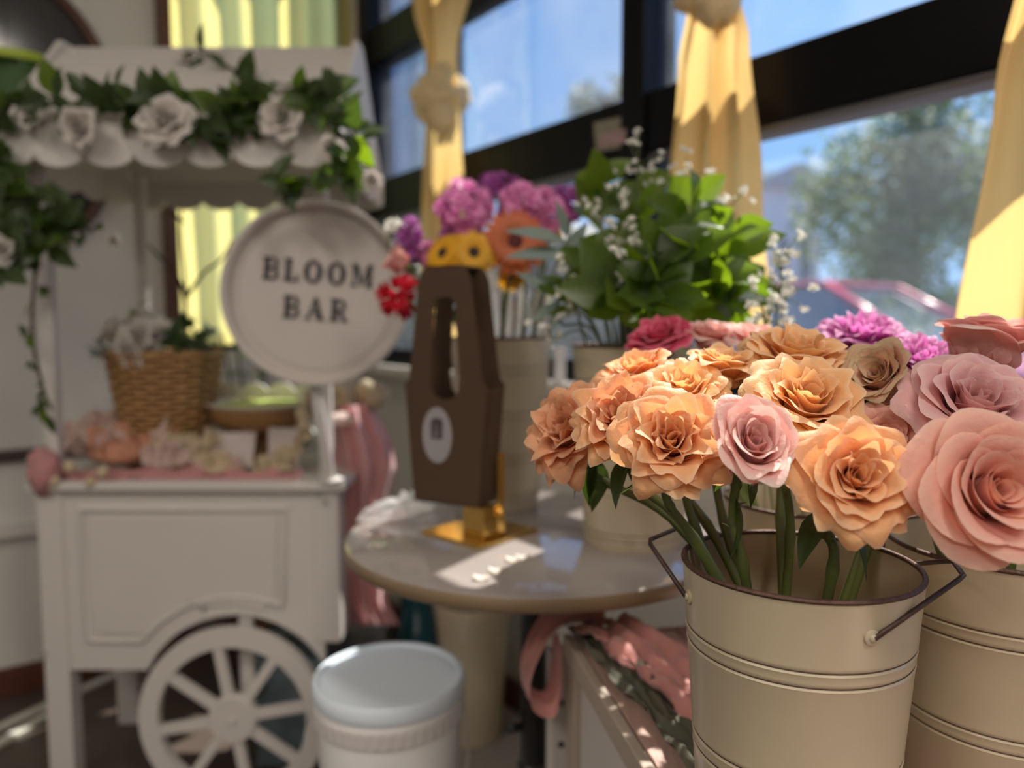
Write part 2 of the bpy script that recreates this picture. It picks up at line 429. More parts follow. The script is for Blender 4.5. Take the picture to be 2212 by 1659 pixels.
def tree(px, py_c, Y, rx, rz, label, m, n=2600, leaf=0.16, seed=1, dens=0.45):
    rnd = random.Random(seed)
    c = P(px, py_c, Y); root = Vector((c.x, c.y, -0.12))
    t = thing('tree', root, label, 'tree', 'trees outside the window')
    tr = MB()
    tr.add(*tube(catmull([root, root + Vector((0.05, 0, c.z * 0.4)), c + Vector((0.1, 0, -rz * 0.2)), c + Vector((0, 0, rz * 0.5))], 4),
                 [0.16 - 0.010 * k for k in range(13)], 8))
    for k in range(7):
        a = k * 0.9 + seed; s = c + Vector((0, 0, -rz * 0.4 + k * 0.1 * rz))
        tr.add(*tube(catmull([s, s + Vector((math.cos(a) * rx * 0.4, math.sin(a) * rx * 0.4, rz * 0.25)),
                              s + Vector((math.cos(a) * rx * 0.75, math.sin(a) * rx * 0.75, rz * 0.35))], 3), [0.06, 0.055, 0.05, 0.04, 0.03, 0.02, 0.015], 5))
    tr.build('trunk', mat('bark', (0.12, 0.09, 0.07), 0.9, var=0.4), t)
    lb = MB(); k = 0
    clumps = [Vector((rnd.gauss(0, 0.5), rnd.gauss(0, 0.5), rnd.gauss(0, 0.5))) for _ in range(28)]
    while k < n:
        cl = clumps[rnd.randrange(28)]
        d = cl + Vector((rnd.gauss(0, 1), rnd.gauss(0, 1), rnd.gauss(0, 1))) * 0.20
        if d.length > 1.05: continue
        p = c + Vector((d.x * rx, d.y * rx, d.z * rz)); k += 1
        x = Vector((rnd.gauss(0, 1), rnd.gauss(0, 1), rnd.gauss(0, 1))).normalized() * leaf
        y = x.orthogonal().normalized() * leaf * 0.5
        lb.add([p - x * 0.5, p + y * 0.5, p + x * 0.5, p - y * 0.5], [(0, 1, 2, 3)])
    lb.build('foliage', m, t, smooth=False)['kind'] = 'stuff'
    return t
TREE1 = mat('tree_leaf_green', (0.10, 0.16, 0.05), 0.6, var=0.5, scale=1.5, trans=0.4, tcol=(1.8, 1.8, 1.0))
TREE2 = mat('tree_leaf_grey_green', (0.16, 0.19, 0.12), 0.6, var=0.4, scale=1.5, trans=0.4, tcol=(1.5, 1.5, 1.0))
tree(1965, 420, 11, 1.55, 1.7, 'tall leafy tree filling the right window pane above the red car', TREE1, 7500, 0.17, 3)
tree(2235, 400, 15.5, 1.6, 2.6, 'grey-green tree behind the rightmost yellow curtain', TREE2, 5000, 0.17, 5)
tree(1300, 240, 22, 1.0, 1.0, 'distant tree top showing left of the black window post', TREE2, 1200, 0.2, 8)
tree(1450, 200, 24, 0.7, 0.9, 'small distant tree top just right of the black window post', TREE2, 900, 0.2, 9)
tree(1655, 430, 24, 1.3, 0.8, 'low pale tree beside the grey house outside', TREE2, 1500, 0.2, 11)
tree(880, 520, 9, 0.8, 0.8, 'dark tree outside seen between cart awning and knotted curtain', TREE1, 2500, 0.14, 13)
def hedge(px, py, Y, w, h, label, seed, m=None):
    rnd = random.Random(seed); c = P(px, py, Y); c.z = -0.12
    t = thing('hedge', c, label, 'hedge')
    vs = MB()
    vs.add(*crumple(c + Vector((0, 0, h * 0.5)), (w, 0.5, h * 0.55), seed, 0.12, 5)); vs.build('core', m or TREE1, t)
    lb = MB()
    for k in range(1600):
        d = Vector((rnd.gauss(0, 1), rnd.gauss(0, 1), rnd.gauss(0, 1))).normalized() * rnd.uniform(0.95, 1.15)
        p = c + Vector((0, 0, h * 0.5)) + Vector((d.x * w, d.y * 0.5, d.z * h * 0.55))
        if p.z < -0.1: continue
        x = Vector((rnd.gauss(0, 1), rnd.gauss(0, 1), rnd.gauss(0, 1))).normalized() * 0.12; y = x.orthogonal() * 0.5
        lb.add([p - x * 0.5, p + y * 0.5, p + x * 0.5, p - y * 0.5], [(0, 1, 2, 3)])
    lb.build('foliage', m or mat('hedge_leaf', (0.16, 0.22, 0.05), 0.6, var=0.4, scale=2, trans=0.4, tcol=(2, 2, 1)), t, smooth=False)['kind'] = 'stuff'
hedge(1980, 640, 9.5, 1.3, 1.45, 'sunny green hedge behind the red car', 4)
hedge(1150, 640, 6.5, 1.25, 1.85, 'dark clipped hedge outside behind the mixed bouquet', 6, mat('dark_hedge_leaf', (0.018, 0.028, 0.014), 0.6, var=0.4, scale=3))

def house(px0, px1, py_top, Y, depth, mwall, mroof, label, windows=(), stripes=0):
    p0, p1 = P(px0, py_top, Y), P(px1, py_top, Y); h = p0.z
    t = thing('house', Vector(((p0.x + p1.x) / 2, Y, -0.12)), label, 'building')
    w = p1.x - p0.x
    b = MB(); b.add(*boxv((p0.x, Y, -0.12), (w, 0, 0), (0, depth, 0), (0, 0, h + 0.12))); b.build('wall', mwall, t, smooth=False)
    b = MB(); b.add(*prism([(-0.2, 0), (w + 0.2, 0), (w + 0.2, 0.12), (w * 0.5, 0.5 if mroof else 0.14), (-0.2, 0.12)], (p0.x, Y - 0.2, h), (1, 0, 0), (0, 0, 1), (0, 1, 0), depth + 0.4))
    b.build('roof', mroof or mwall, t, smooth=False)
    for (x0, x1, z0, z1) in windows:
        f = MB(); f.add(*boxv((p0.x + x0 * w, Y - 0.03, z0 * h), ((x1 - x0) * w, 0, 0), (0, 0.04, 0), (0, 0, (z1 - z0) * h), 0.01))
        fo = f.build('window', WHITE, t, smooth=False)
        g = MB(); g.add(*boxv((p0.x + x0 * w + 0.06, Y - 0.036, z0 * h + 0.06), ((x1 - x0) * w - 0.12, 0, 0), (0, 0.01, 0), (0, 0, (z1 - z0) * h - 0.12)))
        g.build('pane', mat('far_glass', (0.05, 0.07, 0.1), 0.08), fo, smooth=False)
    for k in range(stripes):
        g = MB(); g.add(*boxv((p0.x + (k + 0.3) * w / stripes, Y - 0.06, 0), (0.35 * w / stripes, 0, 0), (0, 0.06, 0), (0, 0, h), 0.01))
        g.build('wall_panel', mat('pale_panel', (0.42, 0.50, 0.56), 0.5), t, smooth=False)
house(1655, 1775, 405, 17, 4, mat('lilac_wall', (0.55, 0.52, 0.58), 0.8), mat('grey_roof', (0.32, 0.30, 0.32), 0.8), 'pale lilac house far outside left of the tall tree', ((0.2, 0.45, 0.45, 0.75), (0.6, 0.85, 0.45, 0.75)))
house(560, 935, -160, 13, 4, mat('blue_wall', (0.20, 0.27, 0.40), 0.6), None, 'blue-grey building outside left of the knotted yellow curtain', (), 9)

# red car outside
def car():
    c = P(1850, 690, 6.7); c.z = -0.10
    t = thing('car', c, 'red car with blue-reflecting windscreen parked outside the window', 'car')
    ang = math.radians(-52); F = Vector((math.cos(ang), math.sin(ang), 0)); S = Vector((-math.sin(ang), math.cos(ang), 0)); U = Vector((0, 0, 1))
    RED = mat('car_red', (0.50, 0.035, 0.07), 0.25, var=0.03, coat=0.8)
    GL = mat('car_glass', (0.035, 0.05, 0.07), 0.04, var=0.1, spec=1.0, coat=1.0)
    def pt(x, y, z): return c + F * x + S * y + U * z
    # body shell: cross-sections along the car (x, half width, sill, shoulder)
    sec = [(-2.1, 0.72, 0.45, 0.80), (-2.0, 0.82, 0.30, 0.96), (-1.3, 0.88, 0.25, 1.02), (-0.2, 0.89, 0.25, 1.00), (0.75, 0.88, 0.25, 0.98), (1.4, 0.86, 0.25, 0.90), (1.95, 0.78, 0.30, 0.76), (2.12, 0.62, 0.42, 0.62)]
    b = MB(); vs = []; fs = []; K = 8
    for x, w, s0, s1 in sec:
        for (yy, zz) in ((-w * 0.85, s0), (-w, s0 + 0.12), (-w, s1 - 0.12), (-w * 0.9, s1), (w * 0.9, s1), (w, s1 - 0.12), (w, s0 + 0.12), (w * 0.85, s0)):
            vs.append(pt(x, yy, zz))
    for i in range(len(sec) - 1):
        for k in range(K):
            a, q = i * K + k, i * K + (k + 1) % K; fs.append((a, q, q + K, a + K))
    fs += [tuple(range(K)), tuple((len(sec) - 1) * K + k for k in range(K))[::-1]]
    b.add(vs, fs); b.build('body', RED, t, sharp=35)
    # cabin
    roof = [(-1.15, 0.60, 1.50), (0.05, 0.62, 1.52)]; base = [(-1.85, 0.80, 0.98), (0.95, 0.82, 0.95)]
    b = MB(); b.add(*boxv(pt(-1.2, -0.60, 1.49), F * 1.28, S * 1.20, U * 0.045, 0.02)); b.build('roof', RED, t)
    def pillar(p, q, r=0.035):
        b = MB(); b.add(*tube([p, (p + q) / 2 + U * 0.01, q], r, 6)); b.build('pillar', RED, t)
    for s in (-1, 1):
        pillar(pt(0.06, 0.60 * s, 1.50), pt(0.97, 0.80 * s, 0.96)); pillar(pt(-1.15, 0.60 * s, 1.50), pt(-1.85, 0.78 * s, 0.98)); pillar(pt(-0.5, 0.60 * s, 1.50), pt(-0.45, 0.84 * s, 0.98))
    def quad(name, ps):
        b = MB(); n = (ps[1] - ps[0]).cross(ps[2] - ps[0]).normalized() * 0.008
        b.add(list(ps) + [p + n for p in ps], [(0, 1, 2, 3), (7, 6, 5, 4), (0, 4, 5, 1), (1, 5, 6, 2), (2, 6, 7, 3), (3, 7, 4, 0)]); b.build(name, GL, t, smooth=False)
    quad('windscreen', [pt(0.06, -0.59, 1.49), pt(0.06, 0.59, 1.49), pt(0.95, 0.79, 0.97), pt(0.95, -0.79, 0.97)])
    quad('rear_window', [pt(-1.15, -0.59, 1.49), pt(-1.85, -0.77, 0.99), pt(-1.85, 0.77, 0.99), pt(-1.15, 0.59, 1.49)])
    for s in (-1, 1):
        quad('side_window', [pt(0.03, 0.60 * s, 1.48), pt(-1.12, 0.60 * s, 1.48), pt(-1.75, 0.80 * s, 0.99), pt(0.90, 0.82 * s, 0.97)])
        for x in (-1.3, 1.3):
            b = MB(); b.add(*lathe([(0.0, 0.0), (0.2, 0.0), (0.24, 0.02), (0.31, 0.03), (0.32, 0.1), (0.31, 0.18), (0.0, 0.19)], pt(x, 0.92 * s, 0.32), 20, -S * s))
            b.build('wheel', mat('tyre', (0.03, 0.03, 0.03), 0.7), t, sharp=40)
        b = MB(); b.add(*crumple(pt(0.75, 0.98 * s, 1.0), (0.09, 0.11, 0.07), 3, 0.03)); b.build('wing_mirror', RED, t)
car()

# ------------------------------------------------------------------ curtains
YEL = mat('yellow_sheer', (0.94, 0.70, 0.34), 0.8, var=0.08, scale=30, bump=0.15, bscale=300, trans=0.6, tcol=(1.12, 1.05, 0.8), stretch=(1, 1, 0.1), sheen=0.2)
KNOTM = mat('yellow_knot', (0.74, 0.58, 0.32), 0.85, var=0.12, scale=20, trans=0.15, bump=0.15, bscale=200, sheen=0.2)
def curtain(ac, b0, label, seed, widths, z_knot=1.75, lean=0.0, z_bot=1.08, z_top=2.66, nf=6):
    """tied curtain: widths is a list of (z, half width)"""
    t = thing('curtain', RW(ac, b0, z_bot), label, 'curtain', 'yellow knotted curtains')
    def hw(z):
        for (z0, w0), (z1, w1) in zip(widths, widths[1:]):
            if z0 <= z <= z1: return lerp(w0, w1, sstep(z0, z1, z))
        return widths[-1][1] if z > widths[-1][0] else widths[0][1]
    def sheet(z0, z1, nv, name, fold):
        def fn(u, v):
            z = lerp(z0, z1, v); s = 2 * u - 1; w = hw(z)
            q = noise.noise(Vector((s * 2.5 + seed, z * 1.2, seed)))
            k = abs(z - z_knot)
            am = fold * min(1, 0.35 + k * 1.6)
            a = ac + lean * (z - z_knot) + s * w + 0.008 * math.sin(s * nf * 2 + z * 4)
            bb = b0 + am * math.sin(s * math.pi * nf * 0.5 + 1.6 * q + seed) + 0.012 * q
            return RW(a, bb, z + (0.006 * math.sin(s * 9 + seed) if v in (0, 1) else 0))
        m = MB(); m.add(*grid(fn, 64, nv)); return m.build(name, YEL, t)
    sheet(z_bot, z_knot + 0.02, 26, 'lower_drape', 0.022)
    sheet(z_knot - 0.02, z_top, 26, 'upper_drape', 0.026)
    wk = hw(z_knot)
    kn = MB(); kn.add(*crumple(RW(ac, b0, z_knot), (wk * 0.95, wk * 0.75, 0.062), seed, 0.16, 2.2)); ko = kn.build('knot', KNOTM, t)
    for da, dz, r in ((wk * 0.45, -0.03, 0.036), (-wk * 0.4, 0.03, 0.034), (-wk * 0.5, -0.075, 0.034)):
        g = MB(); g.add(*crumple(RW(ac + da, b0 + 0.02, z_knot + dz), (r * 1.1, r, r * 1.25), seed + da, 0.22, 2.5, 16, 10)); g.build('knot_fold', KNOTM, ko)
    g = MB(); g.add(*tube([RW(ac, b0, z_top - 0.01), RW(ac, 0.005, z_top - 0.01)], 0.012, 10)); g.build('bracket', FRAMEM, t)
    return t
curtain(1.975, 0.06, 'yellow curtain with a loose knot left of the blue sky pane', 1.0, [(1.05, 0.135), (1.45, 0.105), (1.66, 0.10), (1.75, 0.085), (1.85, 0.085), (2.05, 0.165), (2.6, 0.30)], z_bot=1.02)
curtain(0.985, 0.06, 'yellow curtain hanging between the two sky panes above the green leaves', 2.7, [(1.08, 0.135), (1.35, 0.115), (1.60, 0.085), (1.70, 0.060), (1.78, 0.055), (2.0, 0.15), (2.35, 0.25), (2.6, 0.30)])
curtain(0.375, 0.06, 'yellow curtain at the right edge above the pink roses', 5.1, [(1.06, 0.15), (1.4, 0.115), (1.60, 0.085), (1.70, 0.06), (1.78, 0.055), (2.0, 0.13), (2.6, 0.26)], z_bot=1.06)
YELG = mat('lemon_sheer', (0.92, 0.80, 0.36), 0.8, var=0.06, scale=20, trans=0.82, tcol=(1.15, 1.15, 0.9), stretch=(1, 1, 0.1))
def end_curtain():
    t = thing('curtain', RW(A_END - 0.06, 0.36, 1.02), 'pale lemon pleated curtain across the narrow end window behind the cart', 'curtain')
    def fn(u, v):
        bb = lerp(0.055, 0.675, u); z = lerp(1.02, 2.62, v)
        return RW(A_END - 0.032 + 0.016 * math.sin(u * 34 + 0.6 * math.sin(z * 2)) , bb + 0.008 * math.sin(z * 3 + u * 9), z)
    m = MB(); m.add(*grid(fn, 110, 14)); m.build('drape', YELG, t)
    m = MB(); m.add(*tube([RW(A_END - 0.032, 0.03, 2.63), RW(A_END - 0.032, 0.68, 2.63)], 0.011, 10)); m.build('rod', FRAMEM, t)
end_curtain()

# notice stuck on the window frame
def sticker():
    ps = [PW(1292, 268, -0.005), PW(1376, 248, -0.005), PW(1374, 318, -0.005), PW(1298, 330, -0.005)]
    c = sum(ps, Vector()) / 4
    t = thing('notice', c, 'small tan and pink notice stuck on the black window frame', 'notice')
    n = -NV * 0.002
    def plate(name, pp, off, m):
        b = MB(); pp = [p + n * off for p in pp]
        b.add(pp + [p + n for p in pp], [(0, 1, 2, 3), (7, 6, 5, 4), (0, 4, 5, 1), (1, 5, 6, 2), (2, 6, 7, 3), (3, 7, 4, 0)]); b.build(name, m, t, smooth=False)
    plate('sheet', [p - NV * 0.013 for p in ps], 0, mat('notice_tan', (0.22, 0.20, 0.15), 0.4, var=0.4, scale=40))
    cc = [c.lerp(p, 0.72) - NV * 0.013 for p in ps]
    plate('print', [cc[0].lerp(cc[3], 0.45), cc[1].lerp(cc[2], 0.4), cc[2], cc[3]], 1.2, mat('notice_pink', (0.34, 0.22, 0.22), 0.4, var=0.6, scale=60))
sticker()

# oval mirror on the end wall
def mirror():
    c = PB(48, 245); t = thing('oval_mirror', c, 'dark oval wall mirror in a brown frame behind the cart awning', 'mirror')
    EX, EZ = -NV, Vector((0, 0, 1)); rx, rz = 0.235, 0.37
    pts = [c + EX * (rx * math.cos(k * 2 * math.pi / 48)) + EZ * (rz * math.sin(k * 2 * math.pi / 48)) - DV * 0.02 for k in range(49)]
    b = MB(); b.add(*tube(pts, 0.017, 8, False)); b.build('frame', BROWNW, t)
    b = MB(); b.add(*prism([(rx * math.cos(k * math.pi / 24), rz * math.sin(k * math.pi / 24)) for k in range(48)], c, EX, EZ, -DV, 0.012))
    b.build('glass', mat('dark_mirror', (0.03, 0.032, 0.034), 0.12, var=0.1, spec=0.6), t, smooth=False)
mirror()

# ------------------------------------------------------------------ buckets and vases
def bucket(c, label, h=0.23, rt=0.095, rb=0.078, grooves=((0.055, 0.067), (0.146, 0.158)), hang=0.0, handles=(1, -1), name='flower_bucket', group='cream enamel flower buckets'):
    c = Vector(c); t = thing(name, c, label, 'bucket', group)
    def r(z): return lerp(rb, rt, z / h)
    prof = [(0.0, 0.002), (rb - 0.004, 0.002), (rb, 0.0), (rb + 0.001, 0.004)]
    zs = []
    for g in sorted([x for p in grooves for x in p], reverse=True):
        z = h - g; zs.append(z)
        prof += [(r(z - 0.004), z - 0.004), (r(z) + 0.0003, z - 0.0022), (r(z) - 0.0012, z), (r(z) + 0.0003, z + 0.0022), (r(z + 0.004), z + 0.004)]
    prof += [(rt, h), (rt - 0.0018, h), (rb - 0.0018, 0.006), (0.0, 0.006)]
    b = MB(); b.add(*lathe(prof, c, 72)); b.build('body', CREAM, t, sharp=50)
    for z in zs:
        b = MB(); b.add(*lathe([(r(z) - 0.0012, z - 0.0008), (r(z) - 0.0002, z), (r(z) - 0.0012, z + 0.0008)], c, 72)); b.build('groove_line', RUST, t)
    b = MB(); b.add(*lathe([(rt - 0.001 + 0.0022 * math.cos(k * math.pi / 5), h + 0.0022 * math.sin(k * math.pi / 5)) for k in range(11)], c, 72)); b.build('rim', RUST, t)
    if handles:
        for s in handles:
            ax, sp = (hang - math.radians(21), math.radians(59)) if s > 0 else (hang + math.radians(138), math.radians(45))
            zr = h * 0.885
            def q(az, rr, z): return c + Vector((math.cos(az) * rr, math.sin(az) * rr, z))
            rr = r(zr)
            p0, p1 = q(ax - sp, rr + 0.003, zr), q(ax + sp, rr + 0.003, zr)
            mid = Vector((math.cos(ax), math.sin(ax), 0)); ch = (p1 - p0).normalized()
            k0 = 0.062 if s > 0 else 0.02
            o0, o1 = p0 + mid * (0.068 if s > 0 else 0.048) + ch * k0 + Vector((0, 0, 0.034)), p1 + mid * (0.068 if s > 0 else 0.048) - ch * k0 + Vector((0, 0, 0.034))
            path = [p0, p0.lerp(o0, 0.5), p0.lerp(o0, 0.94), o0.lerp(o1, 0.05), o0.lerp(o1, 0.5), o0.lerp(o1, 0.95), p1.lerp(o1, 0.94), p1.lerp(o1, 0.5), p1]
            b = MB(); b.add(*tube(path, 0.0021, 8)); ho = b.build('handle', WIRE, t)
            for az in (ax - sp, ax + sp):
                out = Vector((math.cos(az), math.sin(az), 0))
                b = MB(); b.add(*lathe([(0.006, -0.002), (0.006, 0.0015), (0.005, 0.0022), (0, 0.0022)], q(az, rr, zr), 18, out)); b.build('lug', CREAM, ho, sharp=40)
                b = MB(); b.add(*lathe([(0.0032, 0.0015), (0.003, 0.0032), (0.002, 0.004), (0, 0.0043)], q(az, rr, zr), 14, out)); b.build('rivet', CREAM, ho)
    return t
ZB = 0.66
RIM_Z = ZB + 0.23
BK1 = Vector((0.240, 0.63, ZB)); BK2 = Vector((0.452, 0.690, ZB)); BK3 = Vector((0.340, 0.865, ZB))
bucket(BK1, 'cream enamel bucket of peach roses standing nearest the camera', hang=math.radians(2))
bucket(BK2, 'cream enamel bucket of large pink roses cut off by the right edge', rt=0.10, rb=0.082, hang=math.radians(120), handles=(1,))
bucket(BK3, 'cream enamel bucket half hidden behind the peach rose stems', hang=math.radians(110), handles=(1,))
TZ = 0.75
VL = Vector((-0.020, 1.425, TZ)); VR = Vector((0.190, 1.185, TZ))
VG = ((0.05, 0.062), (0.13, 0.142), (0.21, 0.222), (0.28, 0.290))
bucket(VL, 'tall cream vase behind the brown paper carrier', 0.312, 0.094, 0.068, VG, handles=(), name='tall_vase', group='tall cream metal vases')
bucket(VR, 'tall shaded cream vase full of green leaves on the round table', 0.305, 0.096, 0.076, VG, handles=(), name='tall_vase', group='tall cream metal vases')
uv_ = PZ(1022, 1590, 0.0)
bucket(Vector((uv_.x, uv_.y, 0.0075)), 'tall empty cream vase standing on the floor under the round table', 0.37, 0.098, 0.072, ((0.03, 0.045), (0.06, 0.07)), handles=(), name='tall_vase', group='tall cream metal vases')

b = MB(); b.add(*rbox(1.25, 2.15, 0.02, 0.36, 0.0003, 0.007, 0.002))  # thin pale sheet that makes the floor paler here
tag(b.build('pale_floor_sheet', mat('pale_sheet', (0.30, 0.27, 0.25), 0.8, var=0.12, scale=30, bump=0.2, bscale=200), None, RW(1.7, 0.19, 0), smooth=False), 'pale grey sheet on the floor under the empty tall vase', 'mat')
# ------------------------------------------------------------------ round table
def table():
    c = Vector((0.036, 1.233, 0)); R = 0.304
    t = thing('round_table', c, 'round glossy pale table with a tan edge and black pedestal', 'table')
    top = mat('table_laminate', (0.33, 0.295, 0.275), 0.09, var=0.06, scale=12, coat=0.5)
    edge = mat('table_edge_tan', (0.24, 0.17, 0.10), 0.4, var=0.1)
    b = MB(); b.add(*lathe([(0.0, TZ), (R - 0.006, TZ), (R - 0.002, TZ - 0.002), (R - 0.002, TZ - 0.004)], c, 96)); b.build('top', top, t, sharp=60)
    b = MB(); b.add(*lathe([(R - 0.002, TZ - 0.002), (R, TZ - 0.006), (R, TZ - 0.019), (R - 0.004, TZ - 0.023), (0, TZ - 0.023)], c, 96)); b.build('edge_band', edge, t, sharp=60)
    blk = mat('black_steel', (0.015, 0.015, 0.016), 0.35)
    b = MB(); b.add(*lathe([(0.11, TZ - 0.024), (0.11, TZ - 0.032), (0.035, TZ - 0.04), (0.022, TZ - 0.06), (0.022, 0.36), (0.027, 0.355), (0.027, 0.03)], c, 32)); b.build('pedestal', blk, t, sharp=40)
    b = MB(); b.add(*lathe([(0.027, 0.05), (0.07, 0.034), (0.13, 0.022), (0.14, 0.010), (0.14, 0.0), (0, 0)], c, 48)); b.build('base', blk, t, sharp=40)
    b = MB(); b.add(*tube([c + Vector((-0.022, -0.004, 0.42)), c + Vector((-0.045, -0.01, 0.42))], [0.007, 0.009], 10)); b.build('clamp_knob', blk, t)
table()

# ------------------------------------------------------------------ bench under the front buckets
def bench():
    far = PZ(1237, 1368, ZB); e = Vector((0.174, -1, 0)).normalized()          # left edge runs towards the camera
    w = Vector((-e.y, e.x, 0)); w = w if w.x > 0 else -w
    t = thing('bench', Vector((far.x, far.y, 0)), 'white painted bench with a pinkish wooden top under the front buckets', 'bench')
    PINKW = mat('pinkish_wood', (0.46, 0.30, 0.25), 0.55, var=0.35, scale=9, bump=0.15, bscale=20, stretch=(14, 1.2, 1))
    WT = mat('tan_edge', (0.42, 0.35, 0.28), 0.5, var=0.1)
    Lb, Wb = 1.0, 0.44
    for k in range(6):
        b = MB(); b.add(*boxv(far + w * (k * Wb / 6 + 0.001) + Vector((0, 0, -0.018)), e * Lb, w * (Wb / 6 - 0.002), Vector((0, 0, 0.018)), 0.0012)); b.build('plank', PINKW, t, smooth=False)
    b = MB(); b.add(*boxv(far - w * 0.014 + Vector((0, 0, -0.03)), e * Lb, w * 0.013, Vector((0, 0, 0.03)), 0.002)); b.build('edge_strip', WT, t, smooth=False)
    b = MB(); b.add(*boxv(far + w * 0.004 + e * 0.03 + Vector((0, 0, -0.62)), e * (Lb - 0.06), w * 0.012, Vector((0, 0, 0.60)), 0.002)); b.build('side_panel', WHITE, t, smooth=False)
    for dw in (-0.006, Wb - 0.045):
        for de in (-0.012, Lb - 0.04):
            b = MB(); b.add(*boxv(far + w * dw + e * de + Vector((0, 0, -ZB)), e * 0.042, w * 0.04, Vector((0, 0, ZB - 0.032)), 0.003)); b.build('leg', WT, t, smooth=False)
    # the folding leg with its screws
    p = PZ(1213, 1400, 0.60)
    b = MB(); b.add(*boxc(Vector((p.x - 0.004, p.y, 0.25)), 0.034, 0.022, 0.35, 0.3, 0.003)); lo = b.build('brace', WHITE, t, smooth=False)
    for z in (0.52, 0.455):
        b = MB(); b.add(*lathe([(0.005, 0), (0.005, 0.002), (0, 0.003)], Vector((p.x - 0.001, p.y - 0.011, z)), 10, Vector((0.25, -1, 0)).normalized())); b.build('screw', mat('dark_screw', (0.03, 0.03, 0.03), 0.4), lo)
    return far, e, w
BF, BE, BWV = bench()
def scarf():
    t = thing('scarf', BF, 'pink scarf with olive underside draped over the bench edge', 'scarf')
    PK = mat('scarf_pink', (0.62, 0.28, 0.25), 0.85, var=0.25, scale=20, bump=0.1, bscale=200, trans=0.15, sheen=0.3)
    OL = mat('scarf_olive', (0.10, 0.10, 0.07), 0.85, var=0.35, scale=25, bump=0.1, bscale=200)
    def strip(name, m, pts, w, seed, amp, lift):
        pp = catmull(pts, 12); n = len(pp) - 1
        def fn(u, v):
            p = pp[min(n, int(round(u * n)))]; s = v - 0.5
            q = noise.noise(Vector((u * 6 + seed, s * 4, seed)))
            return p + BWV * (s * w * (1 + 0.35 * q)) + Vector((0, 0, lift + amp * (math.sin(s * 12 + 7 * q + u * 5) * 0.5 + 0.6) + 0.010 * q + 0.006 * noise.noise(Vector((u * 22, s * 9, seed)))))
        b = MB(); b.add(*grid(fn, n, 22)); b.build(name, m, t)
    Z0 = Vector((0, 0, 0.004))
    strip('fold', PK, [BF + BWV * 0.03 + BE * 0.02 + Z0, BF + BWV * 0.065 + BE * 0.14 + Z0, BF + BWV * 0.095 + BE * 0.28 + Z0, BF + BWV * 0.10 + BE * 0.45 + Z0], 0.085, 1.0, 0.018, 0.006)
    strip('lining', OL, [BF + BWV * 0.014 + BE * 0.0 + Z0, BF + BWV * 0.03 + BE * 0.14 + Z0, BF + BWV * 0.045 + BE * 0.28 + Z0, BF + BWV * 0.05 + BE * 0.45 + Z0], 0.05, 3.0, 0.010, 0.002)
    # the loop hanging over the far corner
    pts = [BF + BWV * 0.05 - BE * 0.02 + Vector((0, 0, 0.016)), BF - BWV * 0.01 - BE * 0.035 + Vector((0, 0, 0.012)), BF - BWV * 0.055 - BE * 0.02 + Vector((0, 0, -0.035)),
           BF - BWV * 0.062 - BE * 0.02 + Vector((0, 0, -0.085)), BF - BWV * 0.03 - BE * 0.02 + Vector((0, 0, -0.105)), BF - BWV * 0.016 - BE * 0.03 + Vector((0, 0, -0.06)), BF - BWV * 0.016 - BE * 0.03 + Vector((0, 0, -0.01))]
    pp = catmull(pts, 10); n = len(pp) - 1
    def fn(u, v):
        p = pp[min(n, int(round(u * n)))]
        q = noise.noise(Vector((u * 7, v * 3, 2)))
        return p + BE * ((v - 0.5) * 0.07 * (1 + 0.3 * q)) + Vector((0, 0, 0.008 * math.sin(v * 14 + u * 5)))
    b = MB(); b.add(*grid(fn, n, 14)); b.build('loop', PK, t)
scarf()

